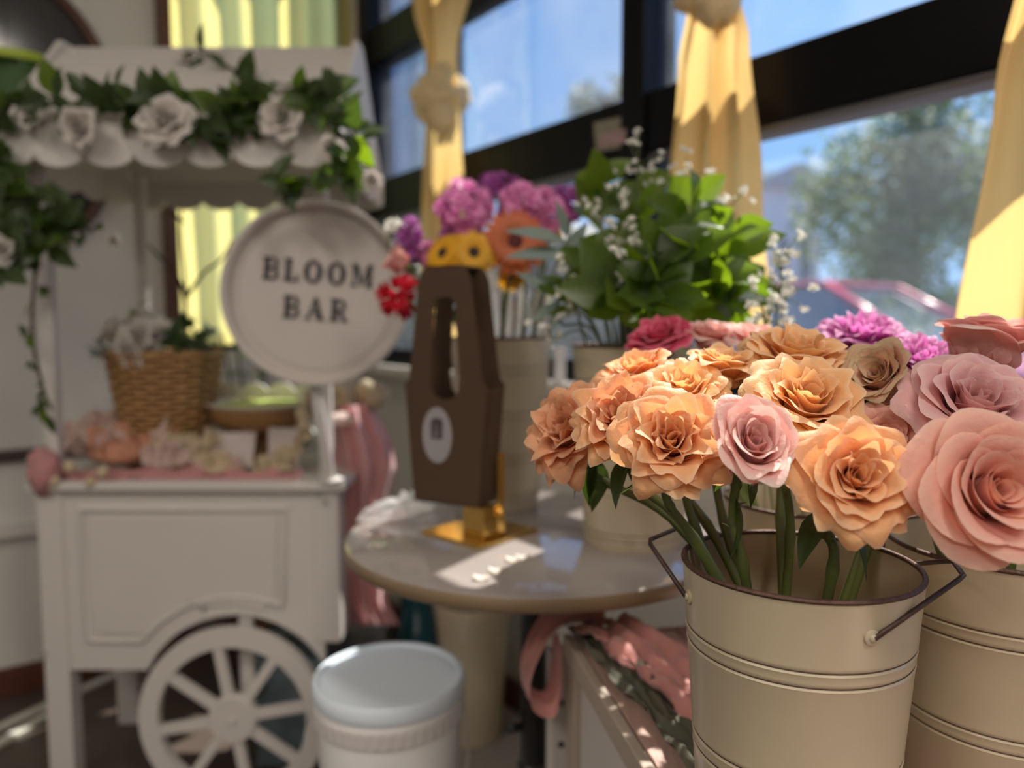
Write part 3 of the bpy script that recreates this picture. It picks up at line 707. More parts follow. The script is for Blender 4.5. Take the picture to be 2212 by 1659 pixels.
# ------------------------------------------------------------------ white tub with lid
def tub():
    c0 = P(841, 1452, 1.22); zl = c0.z - 0.17; c = Vector((c0.x, c0.y, 0.17)); R = 0.124
    t = thing('plastic_tub', c, 'white plastic tub with its lid tinted like reflected sky in front of the cart wheel', 'tub')
    PL = mat('white_plastic', (0.94, 0.94, 0.94), 0.16, var=0.02, coat=0.2)
    LID = mat('sky_tint_lid', (0.78, 0.88, 0.99), 0.5, var=0.02, spec=0.5)  # sky reflection on the lid put into its base colour
    h = zl
    b = MB(); b.add(*lathe([(0, 0), (R * 0.80, 0), (R * 0.81, 0.006), (R * 0.955, h - 0.075), (R * 0.955, h - 0.03), (R * 0.93, h - 0.012)], c, 64)); b.build('body', PL, t, sharp=40)
    b = MB(); b.add(*lathe([(0, h - 0.006), (R * 0.90, h - 0.006), (R * 0.925, h), (R * 0.975, h), (R, h - 0.006), (R, h - 0.024), (R * 0.985, h - 0.028), (R * 0.96, h - 0.028)], c, 64)); b.build('lid', LID, t, sharp=40)
    b = MB(); b.add(*lathe([(R * 0.955, h - 0.038), (R * 0.98, h - 0.040), (R * 0.985, h - 0.066), (R * 0.955, h - 0.068)], c, 64)); band = b.build('collar', mat('tub_collar', (0.66, 0.63, 0.62), 0.35), t, sharp=40)
    me = None
    for k in range(44):
        a = 2 * math.pi * k / 44; M = Matrix.Translation(c + Vector((math.cos(a) * R * 0.984, math.sin(a) * R * 0.984, h - 0.053))) @ Matrix.Rotation(a, 4, 'Z')
        if me is None: q = MB(); q.add(*boxv((-0.003, -0.005, -0.011), (0.0042, 0, 0), (0, 0.010, 0), (0, 0, 0.022), 0.001)); me = q.mesh('collar_rib', MATS['tub_collar'], False)
        inst('collar_rib', me, M, band)
    pts = [c + Vector((math.cos(math.radians(a)) * R * 1.0, math.sin(math.radians(a)) * R * 1.0, h - 0.05 - 0.13 * math.sin(math.radians((a - 150) / 240 * 180)))) for a in range(150, 391, 10)]
    pts = [c + Vector((-R * 0.99, -0.02, h - 0.053)), c + Vector((-R * 1.06, -0.04, h - 0.10)), c + Vector((-R * 0.98, -0.085, h - 0.20)), c + Vector((-R * 0.55, -R * 0.9, h - 0.27)), c + Vector((R * 0.2, -R * 1.05, h - 0.285)), c + Vector((R * 0.85, -0.1, h - 0.23)), c + Vector((R * 1.05, -0.04, h - 0.13)), c + Vector((R * 0.99, -0.02, h - 0.053))]
    b = MB(); b.add(*tube(catmull(pts, 6), 0.0018, 6)); b.build('wire_handle', mat('steel_wire', (0.5, 0.5, 0.5), 0.3, metal=0.9), t)
tub()
def stool():
    c = P(841, 1452, 1.22); c.z = 0; t = thing('step_stool', c, 'low white step stool under the white plastic tub', 'stool')
    b = MB(); b.add(*boxc(c + Vector((0, 0, 0.15)), 0.30, 0.26, 0.019, 0, 0.004)); b.build('seat', WHITE, t, smooth=False)
    for sx in (-1, 1):
        for sy in (-1, 1):
            b = MB(); b.add(*boxc(c + Vector((sx * 0.125, sy * 0.105, 0)), 0.03, 0.03, 0.15, 0, 0.003)); b.build('leg', WHITE, t, smooth=False)
stool()

# ------------------------------------------------------------------ the flower cart
CX0, CX1 = -1.072, -0.395           # left and right side
CYF, CYB = 1.71, 2.05               # front and back
DECK = 0.735
def cart():
    t = thing('flower_cart', Vector(((CX0 + CX1) / 2, (CYF + CYB) / 2, 0)), 'white wooden flower cart with scalloped awning and spoked wheel', 'cart')
    def part(name, vf, m=WHITE, parent=t, sharp=None):
        b = MB()
        for q in vf: b.add(*q)
        return b.build(name, m, parent, smooth=sharp is not None, sharp=sharp)
    wc = P(505, 1550, CYF - 0.03)                     # wheel centre
    zb = P(200, 1447, CYF).z; ra = 0.228
    # front panel with the wheel arch cut out of its lower edge
    def panel_poly():
        xs = wc.x; dz = zb - wc.z
        half = math.sqrt(ra * ra - dz * dz) if abs(dz) < ra else ra
        poly = [(CX0 + 0.03, zb)]
        a0 = math.atan2(dz, -half); a1 = math.atan2(dz, half)
        n = 28
        for k in range(n + 1):
            a = a0 + (a1 - a0) * k / n
            x, z = xs + ra * math.cos(a), wc.z + ra * math.sin(a)
            if x > CX1 - 0.035: break
            poly.append((x, z))
        poly += [(CX1 - 0.035, poly[-1][1]), (CX1 - 0.035, DECK - 0.02), (CX0 + 0.03, DECK - 0.02)]
        return poly
    part('front_panel', [prism(panel_poly(), (0, CYF, 0), (1, 0, 0), (0, 0, 1), (0, 1, 0), 0.016)])
    part('back_panel', [boxv((CX0 + 0.03, CYB - 0.016, zb), (CX1 - CX0 - 0.06, 0, 0), (0, 0.016, 0), (0, 0, DECK - zb - 0.02))])
    for x in (CX0 + 0.006, CX1 - 0.022):
        part('side_panel', [boxv((x, CYF + 0.03, zb + (0 if x < -0.8 else 0.06)), (0.016, 0, 0), (0, CYB - CYF - 0.06, 0), (0, 0, DECK - zb - 0.02 - (0 if x < -0.8 else 0.06)))])
    # raised moulding following the panel and the arch
    def bead(pts, r):
        return tube(pts, r, 8, True)
    y = CYF - 0.002
    def fpt(px, py): return P(px, py, CYF - 0.002)
    k1 = [fpt(172, 1100), fpt(618, 1100), fpt(612, 1300)]
    arch = []
    for k in range(17):
        a = math.radians(67 + (142 - 67) * k / 16); arch.append(Vector((wc.x + 0.272 * math.cos(a), y, wc.z + 0.272 * math.sin(a))))
    k2 = k1 + arch + [fpt(192, 1384), fpt(172, 1100)]
    part('moulding', [bead(k2, 0.007)], sharp=60)
    inset = []
    cen = sum(k2, Vector()) / len(k2)
    inner = [Vector((p.x + (0.02 if p.x < cen.x else -0.02), y, p.z + (0.018 if p.z < cen.z - 0.02 else -0.018))) for p in k2[:-1]]
    part('raised_panel', [prism([(p.x, p.z) for p in inner], (0, CYF - 0.006, 0), (1, 0, 0), (0, 0, 1), (0, 1, 0), 0.006)])
    # legs and corner posts below the deck
    for x, yy, z0 in ((CX0, CYF - 0.006, 0.0), (CX0, CYB - 0.04, 0.0), (CX1 - 0.055, CYF - 0.004, 0.36), (CX1 - 0.055, CYB - 0.04, 0.36)):
        part('leg', [boxv((x, yy, z0), (0.058, 0, 0), (0, 0.046, 0), (0, 0, DECK - 0.02 - z0), 0.004)])
    part('axle_bracket', [boxv((wc.x + 0.002, CYF + 0.01, wc.z - 0.03), (0.032, 0, 0), (0, 0.02, 0), (0, 0, 0.26), 0.003),
                          tube([Vector((wc.x, CYF - 0.05, wc.z)), Vector((wc.x, CYB + 0.04, wc.z))], 0.010, 10)])
    part('deck', [boxv((CX0 - 0.012, CYF - 0.022, DECK - 0.02), (CX1 - CX0 + 0.035, 0, 0), (0, CYB - CYF + 0.04, 0), (0, 0, 0.02), 0.004)])
    for px_, py_ in ((688, 1068), (702, 1084), (97, 1066), (96, 1415)):
        p = P(px_, py_, CYF - 0.008)
        part('screw', [lathe([(0.006, 0), (0.006, 0.002), (0, 0.003)], p, 10, Vector((0, -1, 0)))], mat('grey_screw', (0.35, 0.33, 0.32), 0.4))
    # wheel
    def wheel(c, yv):
        w = part('wheel', [lathe([(0.168, -0.012), (0.211, -0.012), (0.211, 0.012), (0.168, 0.012), (0.168, -0.012)], c, 64, Vector((0, -1, 0)))], WHITE, t, 40)
        for k in range(8):
            a = math.radians(10 + 45 * k); d = Vector((math.cos(a), 0, math.sin(a))); s = Vector((-d.z, 0, d.x))
            part('spoke', [boxv(c + d * 0.03 - s * 0.0115 + Vector((0, -0.009, 0)), d * 0.145, s * 0.023, Vector((0, 0.018, 0)), 0.002)], WHITE, w)
        part('hub', [lathe([(0.0, 0.015), (0.052, 0.015), (0.055, 0.011), (0.055, -0.012), (0, -0.012)], c, 32, Vector((0, -1, 0)))], WHITE, w, 40)
        part('hub_bolt', [lathe([(0.007, 0.015), (0.006, 0.019), (0, 0.020)], c, 10, Vector((0, -1, 0)))], mat('grey_screw', (0.35, 0.33, 0.32), 0.4), w)
    wheel(wc, -1)
    # posts carrying the awning
    for x, yy in ((CX0 + 0.022, CYF + 0.004), (CX0 + 0.09, CYB - 0.03), (CX1 - 0.040, CYF + 0.004), (CX1 - 0.04, CYB - 0.03)):
        part('post', [boxv((x, yy, DECK), (0.028, 0, 0), (0, 0.026, 0), (0, 0, 1.47 - DECK), 0.003)])
    # awning
    YR, YE, YBK = 1.87, 1.58, 2.16
    zr = P(450, 114, YR).z; ze = P(350, 280, YE).z; zf = P(350, 352, YE).z
    X0, X1 = P(150, 108, YR).x, P(768, 108, YR).x
    th = 0.014
    def slope(name, y0, z0, y1, z1):
        ax = Vector((X1 - X0, 0, 0)); sl = Vector((0, y1 - y0, z1 - z0)); n = ax.cross(sl).normalized()
        if n.z < 0: n = -n
        part(name, [boxv((X0, y0, z0), ax, sl, n * th, 0.002)])
    slope('roof_panel', YE, ze, YR, zr); slope('roof_panel', YBK, ze, YR, zr)
    for x in (X0 - 0.012, X1):
        part('gable', [prism([(YE, ze - 0.01), (YBK, ze - 0.01), (YR + 0.03, zr + 0.018), (YR - 0.03, zr + 0.018)], (x, 0, 0), (0, 1, 0), (0, 0, 1), (1, 0, 0), 0.013)])
    def fascia(p, ex, length, n, nrm):
        poly = [(0, 0)]
        for k in range(n):
            for j in range(9):
                a = math.pi * j / 8; s = length / n
                poly.append((k * s + s * (1 - math.cos(a)) / 2, -0.060 - 0.028 * math.sin(a)))
        poly.append((length, 0))
        clean = [poly[0]]
        for q in poly[1:]:
            if abs(q[0] - clean[-1][0]) + abs(q[1] - clean[-1][1]) > 1e-5: clean.append(q)
        part('fascia', [prism(clean, p, ex, (0, 0, 1), nrm, 0.010)])
    fascia((X0 - 0.012, YE - 0.012, ze + 0.012), (1, 0, 0), X1 - X0 + 0.024, 7, (0, 1, 0))
    fascia((X0 - 0.012, YBK, ze + 0.012), (1, 0, 0), X1 - X0 + 0.024, 7, (0, 1, 0))
    fascia((X1 + 0.013, YE, ze + 0.012), (0, 1, 0), YBK - YE, 5, (-1, 0, 0)); fascia((X0 - 0.024, YE, ze + 0.012), (0, 1, 0), YBK - YE, 5, (1, 0, 0))
    for px_ in (165, 402, 748):
        p = P(px_, 124, YR - 0.03)
        part('knob', [lathe([(0.004, -0.004), (0.006, 0.002), (0.011, 0.007), (0.012, 0.013), (0.008, 0.02), (0, 0.022)], p + Vector((0, 0, 0)), 16, Vector((0, -0.7, 0.7)))], WHITE, t, 60)
    # scalloped back rail on the deck
    poly = [(0, 0)]
    Lr = CX1 - CX0 - 0.1; n = 8
    top = []
    for k in range(n):
        for j in range(8):
            a = math.pi * j / 8; s = Lr / n; top.append((k * s + s * (1 - math.cos(a)) / 2, 0.17 + 0.025 * math.sin(a)))
    part('back_rail', [prism([(0, 0.11)] + top + [(Lr, 0.17), (Lr, 0.11)], (CX0 + 0.06, CYB - 0.012, DECK), (1, 0, 0), (0, 0, 1), (0, 1, 0), 0.010)])
    return wc
WC = cart()

# ------------------------------------------------------------------ BLOOM BAR sign on the cart's corner post
def sign():
    Y = 1.655; c = P(684, 634, Y); R = 0.193
    nrm = Vector((0.10, -1, 0.02)).normalized()
    ex0 = Vector((0, 0, 1)).cross(-nrm).normalized() * -1
    ex0 = ex0 if ex0.x > 0 else -ex0
    ez0 = nrm.cross(ex0); ez0 = ez0 if ez0.z > 0 else -ez0
    a = math.radians(-4.5)
    ex = ex0 * math.cos(a) + ez0 * math.sin(a); ez = ez0 * math.cos(a) - ex0 * math.sin(a)
    t = thing('round_sign', c, 'round white sign with dark letters BLOOM BAR on the cart', 'sign')
    PAN = mat('sign_white', (0.56, 0.51, 0.475), 0.5, var=0.03)
    b = MB(); b.add(*lathe([(0, -0.008), (R - 0.012, -0.008), (R - 0.010, 0.012), (R - 0.002, 0.018), (R + 0.004, 0.016), (R + 0.006, 0.0), (R + 0.004, -0.04), (0, -0.04)], c, 72, nrm)); b.build('dish', PAN, t, sharp=35)
    b = MB(); b.add(*lathe([(0, -0.005), (R - 0.03, -0.005), (R - 0.028, -0.0078)], c, 72, nrm)); b.build('face_plate', PAN, t, sharp=35)
    INK = mat('sign_letter', (0.035, 0.028, 0.03), 0.5, var=0.1)
    LH = 0.048
    def rect(x0, y0, x1, y1): return [(x0, y0), (x1, y0), (x1, y1), (x0, y1)]
    hp = math.pi / 2
    G = {
     'B': (0.70, [rect(0, 0, 0.14, .08), rect(0.07, 0, .30, 1), rect(0, .92, .14, 1), rect(.2, 0, .42, .08), rect(.2, .92, .40, 1), rect(.2, .47, .42, .55),
           ring2d((.40, .735), (.13, .19), (.27, .265), -hp, hp), ring2d((.42, .265), (.13, .19), (.29, .275), -hp, hp)]),
     'L': (0.64, [rect(0, 0, .14, .08), rect(.07, 0, .30, 1), rect(0, .92, .36, 1), rect(.2, 0, .62, .08), rect(.53, 0, .62, .30)]),
     'O': (0.80, [ring2d((.40, .5), (.17, .41), (.41, .52), 0, math.pi, 22), ring2d((.40, .5), (.17, .41), (.41, .52), math.pi, 2 * math.pi, 22)]),
     'M': (0.98, [rect(0, 0, .26, .08), rect(.09, 0, .17, 1), rect(0, .92, .24, 1), rect(.68, 0, .98, .08), rect(.71, 0, .93, 1), rect(.74, .92, .98, 1),
           [(.10, 1), (.30, 1), (.54, .16), (.44, .02)], [(.44, .02), (.52, .10), (.82, 1), (.74, 1)]]),
     'A': (0.86, [rect(0, 0, .26, .08), rect(.52, 0, .86, .08), [(.10, .04), (.18, .04), (.47, 1), (.40, 1)], [(.54, .04), (.79, .04), (.52, 1), (.38, 1)], rect(.22, .30, .60, .38)]),
     'R': (0.80, [rect(0, 0, .34, .08), rect(.07, 0, .30, 1), rect(0, .92, .14, 1), rect(.2, .92, .42, 1), rect(.2, .44, .42, .52),
           ring2d((.40, .72), (.13, .20), (.28, .28), -hp, hp), [(.34, .48), (.50, .48), (.74, .04), (.54, .04)], rect(.54, 0, .80, .08)])}
    def write(word, y, gap):
        tot = sum(G[ch][0] for ch in word) * LH + gap * (len(word) - 1); x = -tot / 2
        for ch in word:
            b = MB()
            for poly in G[ch][1]:
                b.add(*prism([(x + px_ * LH, y + py_ * LH) for px_, py_ in poly], c + nrm * -0.0045, ex, ez, nrm, 0.004))
            b.build('letter', INK, t, smooth=False)
            x += G[ch][0] * LH + gap
    write('BLOOM', 0.022, 0.011); write('BAR', -0.056, 0.012)
    b = MB(); b.add(*tube([c - ez * (R - 0.01) - nrm * 0.02, Vector((c.x + 0.012, CYF - 0.012, DECK + 0.003))], 0.012, 12)); b.build('pole', WHITE, t, sharp=60)
    b = MB(); b.add(*lathe([(0.03, DECK + 0.0005), (0.03, DECK + 0.006), (0.013, DECK + 0.010)], Vector((c.x + 0.012, CYF - 0.004, 0)), 20)); b.build('foot', WHITE, t, sharp=40)
sign()

# ------------------------------------------------------------------ things on the cart
TULLE_P = mat('tulle_peach', (0.72, 0.36, 0.22), 0.7, var=0.3, scale=18, trans=0.35, sheen=0.4)
TULLE_C = mat('tulle_cream', (0.74, 0.62, 0.42), 0.7, var=0.2, scale=18, trans=0.4, sheen=0.4)
TULLE_W = mat('tulle_blush', (0.78, 0.60, 0.54), 0.6, var=0.15, scale=18, trans=0.35, sheen=0.4)
TULLE_R = mat('tulle_rose', (0.62, 0.30, 0.30), 0.8, var=0.2, scale=18, trans=0.3, sheen=0.3)
PINKC = mat('pink_cloth', (0.78, 0.42, 0.42), 0.85, var=0.12, scale=12, trans=0.25, sheen=0.3)
def basket():
    c = Vector((P(362, 900, 1.925).x, 1.925, DECK)); h = P(362, 762, 1.925).z - DECK; rt, rb = 0.131, 0.088
    t = thing('wicker_basket', c, 'brown wicker basket holding white flowers on the cart', 'basket')
    WK = mat('wicker', (0.36, 0.20, 0.075), 0.6, var=0.4, scale=25, bump=0.1)
    b = MB(); b.add(*lathe([(0, 0.004), (rb - 0.004, 0.004), (rt - 0.006, h - 0.004)], c, 40)); b.build('lining', mat('wicker_dark', (0.12, 0.06, 0.025), 0.8), t)
    me = {}
    ns = 22
    for k in range(ns):
        a = 2 * math.pi * k / ns
        p0, p1 = c + Vector((math.cos(a) * rb, math.sin(a) * rb, 0)), c + Vector((math.cos(a) * rt, math.sin(a) * rt, h))
        b = MB(); b.add(*tube([p0, p1], 0.0045, 6)); b.build('stake', WK, t)
    rows = 22
    for j in range(rows):
        z = h * (j + 0.5) / rows; r = lerp(rb, rt, z / h)
        pts = []
        for k in range(ns * 4):
            a = 2 * math.pi * k / (ns * 4); s = math.cos(k * math.pi / 4 * 1.0 + (math.pi if j % 2 else 0))
            pts.append(c + Vector((math.cos(a) * (r + 0.0055 * s), math.sin(a) * (r + 0.0055 * s), z)))
        pts.append(pts[0])
        b = MB(); b.add(*tube(pts, 0.0062, 5, False)); b.build('woven_row', WK, t)
    b = MB(); b.add(*lathe([(rt + 0.008 * math.cos(k * math.pi / 5), h + 0.008 * math.sin(k * math.pi / 5)) for k in range(11)], c, 48)); b.build('rim', WK, t)
    return c, h, rt
BKC, BKH, BKR = basket()
def bowl():
    Y = 1.93; c = Vector((P(566, 900, Y).x, Y, DECK)); zt = P(566, 868, Y).z - DECK
    t = thing('cake_stand', c, 'cream shallow bowl on a wooden pedestal on the cart', 'stand')
    b = MB(); b.add(*lathe([(0, zt - 0.045), (0.05, zt - 0.046), (0.10, zt - 0.035), (0.130, zt - 0.004), (0.133, zt), (0.130, zt + 0.002), (0.125, zt - 0.004), (0.095, zt - 0.026), (0, zt - 0.032)], c, 56)); b.build('bowl', mat('cream_ceramic', (0.72, 0.66, 0.52), 0.3, var=0.05), t, sharp=60)
    b = MB(); b.add(*lathe([(0.127, zt - 0.010), (0.122, zt - 0.035), (0.105, zt - 0.062), (0.055, zt - 0.072), (0.03, zt - 0.082), (0.024, 0.05), (0.04, 0.02), (0.075, 0.012), (0.078, 0.0), (0, 0)], c, 40)); b.build('pedestal', mat('wood_stand', (0.30, 0.16, 0.06), 0.5, var=0.3, scale=10), t, sharp=50)
    b = MB(); b.add(*crumple(c + Vector((0, 0, zt - 0.012)), (0.10, 0.10, 0.014), 4, 0.2, 4)); b.build('bowl_fill', mat('lime_fill', (0.50, 0.60, 0.14), 0.8, var=0.3, scale=30, trans=0.2), t)  # yellow-green crumpled layer inside the bowl
bowl()
def card(px, py, Y, w, h, rz, tilt, label):
    c = P(px, py, Y); c.z = DECK + 0.012
    t = thing('price_card', c, label, 'card', 'small cards on the cart')
    ex = Vector((math.cos(rz), math.sin(rz), 0)); ey = Vector((-math.sin(rz) * -tilt, math.cos(rz) * tilt, 1)).normalized()
    n = ex.cross(ey).normalized()
    b = MB(); b.add(*boxv(c - ex * w / 2, ex * w, ey * h, n * 0.002)); b.build('sheet', mat('card_paper', (0.50, 0.43, 0.41), 0.6, var=0.06), t, smooth=False)
    b = MB(); b.add(*boxv(c - ex * 0.012 - n * 0.002, ex * 0.024, ey * h * 0.6, -n * 0.02)); b.build('prop', mat('card_paper', (0.50, 0.43, 0.41), 0.6), t, smooth=False)
card(502, 975, 1.80, 0.088, 0.085, 0.15, 0.3, 'small pale card leaning left of the cake stand pedestal')
card(612, 975, 1.80, 0.080, 0.095, -0.2, 0.3, 'small pale card leaning right of the cake stand pedestal')
def pile(name, label, cat, specs, group=None):
    c0 = Vector(specs[0][1]); t = thing(name, Vector((c0.x, c0.y, DECK)), label, cat, group)
    for i, (m, c, r, seed) in enumerate(specs):
        rnd = random.Random(seed); c, r = Vector(c), Vector(r)
        b = MB(); b.add(*crumple(c - Vector((0, 0, r.z * 0.35)), (r.x * 0.8, r.y * 0.8, r.z * 0.55), seed, 0.25, 3.5)); b.build('fold', m, t)
        for k in range(6):
            pts = [c + Vector((r.x * rnd.uniform(-1, 1), r.y * rnd.uniform(-1, 0.6), r.z * rnd.uniform(-0.3, 0.9))) for _ in range(4)]
            pts.sort(key=lambda p: p.x)
            b = MB(); b.add(*ruffle(pts, rnd.uniform(0.022, 0.040), seed + k, 0.008, rnd.uniform(18, 34))); b.build('loop', (m, TULLE_W, m)[k % 3], t)
def D(px, py, Y): return P(px, py, Y)
pile('peach_tulle', 'crumpled peach and orange tulle heaped on the left of the cart', 'fabric',
     [(TULLE_P, D(255, 962, 1.80), (0.075, 0.06, 0.045), 1), (TULLE_W, D(190, 950, 1.84), (0.06, 0.05, 0.04), 2), (TULLE_P, D(330, 965, 1.82), (0.07, 0.05, 0.04), 3), (TULLE_W, D(225, 925, 1.87), (0.05, 0.05, 0.035), 4)])
pile('cream_tulle', 'crumpled cream tulle heaped in front of the wicker basket', 'fabric',
     [(TULLE_C, D(405, 975, 1.79), (0.075, 0.05, 0.040), 5), (TULLE_W, D(350, 990, 1.76), (0.05, 0.03, 0.03), 6), (TULLE_C, D(470, 1005, 1.77), (0.06, 0.035, 0.022), 7)])
def ribbon(name, label, pts, w, m, seed, amp=0.012, freq=70, cat='ribbon'):
    t = thing(name, Vector(pts[0]), label, cat)
    b = MB(); b.add(*ruffle(pts, w, seed, amp, freq)); b.build('strip', m, t)
    return t
t_ = ribbon('gauze_runner', 'rose gauze runner gathered along the front edge of the cart top', [D(85, 1030, 1.72), D(160, 1028, 1.722), D(260, 1027, 1.722), D(360, 1026, 1.725), D(460, 1030, 1.725), D(560, 1032, 1.725), D(650, 1030, 1.73)], 0.032, TULLE_R, 2, 0.010, 60, 'fabric')
b = MB(); b.add(*crumple(D(95, 1020, 1.70), (0.03, 0.025, 0.045), 9, 0.3)); b.build('bunch', TULLE_R, t_)
ribbon('satin_ribbon', 'blush curled ribbon standing up among the peach tulle', [D(330, 1000, 1.75), D(352, 960, 1.75), D(345, 940, 1.76), D(362, 905, 1.77)], 0.018, TULLE_W, 3, 0.006, 8)
ribbon('cream_garland', 'cream ruffled garland looping from the cart top past the sign pole', [D(545, 1020, 1.755), D(600, 1000, 1.76), D(640, 970, 1.77), D(655, 920, 1.78), D(665, 870, 1.80), D(700, 860, 1.83), D(750, 862, 1.85)], 0.045, TULLE_C, 5, 0.020, 110)
def flowerball(px, py, Y, r, label):
    c = D(px, py, Y); t = thing('cream_rosette', c, label, 'rosette')
    for k in range(5):
        b = MB(); a = k * 1.3
        b.add(*crumple(c + Vector((math.cos(a) * r * 0.45, math.sin(a) * r * 0.3, math.sin(a * 2) * r * 0.3)), (r * 0.7, r * 0.6, r * 0.65), k + 3, 0.25, 3, 18, 12)); b.build('petal_fold', TULLE_C, t)
flowerball(800, 852, 1.88, 0.036, 'cream fabric rosette above the hanging pink cloth')
for k, (px, py) in enumerate(((150, 1008), (222, 1020), (196, 1042), (118, 1040))):
    c = D(px, py, 1.69); b = MB(); b.add(*crumple(c, (0.011, 0.010, 0.011), k, 0.3, 3, 12, 8)); o = b.build('pearl_flower', TULLE_C, None, c)
    tag(o, ('small pale fabric bud left of the cart runner middle', 'small pale fabric bud on the cart front edge under the peach tulle', 'small pale fabric bud hanging just below the cart top', 'small pale fabric bud beside the left cart leg')[k], 'bud', 'pale buds on the cart runner')
def hanging_cloth():
    t = thing('pink_cloth', P(790, 1340, 1.86), 'pink cloth hanging down the right side of the cart', 'fabric')
    prof = [(875, 722, 800), (905, 705, 822), (960, 712, 848), (1010, 720, 858), (1060, 725, 846), (1130, 728, 832), (1220, 735, 828), (1300, 742, 838), (1350, 760, 862)]
    def fn(u, v):
        k = v * (len(prof) - 1); i = min(len(prof) - 2, int(k)); f = k - i
        y, x0, x1 = [lerp(prof[i][j], prof[i + 1][j], f) for j in range(3)]
        q = noise.noise(Vector((u * 3, v * 2, 1)))
        return P(lerp(x0, x1, u), y, 1.90 - 0.10 * math.sin(u * math.pi) * (1 - 0.4 * v) + 0.018 * math.sin(u * 21 + 2 * q))
    b = MB(); b.add(*grid(fn, 60, 40)); b.build('drape', PINKC, t)
    def fb(u, v):
        k = v * (len(prof) - 1); i = min(len(prof) - 2, int(k)); f = k - i
        y, x0, x1 = [lerp(prof[i][j], prof[i + 1][j], f) for j in range(3)]
        return P(lerp(x0, x1, u), y, 1.92 + 0.07 * math.sin(u * math.pi) + 0.012 * math.sin(u * 19))
    b = MB(); b.add(*grid(fb, 40, 24)); b.build('back_drape', PINKC, t)
    b = MB(); b.add(*crumple(P(735, 905, 1.80), (0.035, 0.03, 0.014), 3, 0.25)); b.build('folded_corner', TULLE_W, t)
hanging_cloth()

# ------------------------------------------------------------------ roses
def rose_mat(name, deep, mid, edge, trans=0.38, tcol=(1.25, 0.95, 0.75)):
    return mat(name, (0.95, 0.95, 0.95), 0.55, var=0.05, scale=40, bump=0.35, bscale=130, trans=trans, tcol=tcol,
               uvramp=[(0.0, deep), (0.5, mid), (0.88, mid), (1.0, edge)], sheen=0.15, spec=0.3)
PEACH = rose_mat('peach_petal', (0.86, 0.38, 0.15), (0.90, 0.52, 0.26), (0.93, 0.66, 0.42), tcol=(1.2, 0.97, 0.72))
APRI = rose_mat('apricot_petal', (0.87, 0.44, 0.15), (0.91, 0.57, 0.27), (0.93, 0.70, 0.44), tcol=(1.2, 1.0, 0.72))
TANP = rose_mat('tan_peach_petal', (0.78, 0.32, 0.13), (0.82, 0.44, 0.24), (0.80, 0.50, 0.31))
PINK = rose_mat('pink_petal', (0.80, 0.30, 0.31), (0.84, 0.53, 0.49), (0.88, 0.72, 0.64), tcol=(1.25, 0.85, 0.8))
DUSK = rose_mat('dusky_pink_petal', (0.62, 0.22, 0.26), (0.76, 0.46, 0.46), (0.80, 0.60, 0.56), tcol=(1.2, 0.85, 0.8))
BLUSH = rose_mat('blush_petal', (0.80, 0.30, 0.25), (0.86, 0.50, 0.41), (0.88, 0.61, 0.49))
OLIVEP = rose_mat('greenish_petal', (0.74, 0.34, 0.22), (0.76, 0.50, 0.36), (0.56, 0.50, 0.30))
MAUVE = rose_mat('mauve_petal', (0.45, 0.07, 0.30), (0.62, 0.20, 0.48), (0.84, 0.50, 0.74), tcol=(1.2, 0.8, 1.1))
CRIM = rose_mat('crimson_petal', (0.40, 0.01, 0.05), (0.62, 0.05, 0.13), (0.80, 0.25, 0.33), tcol=(1.3, 0.7, 0.8))
WPET = rose_mat('white_petal', (0.62, 0.52, 0.36), (0.74, 0.68, 0.62), (0.78, 0.74, 0.72), trans=0.25, tcol=(1, 1, 1))

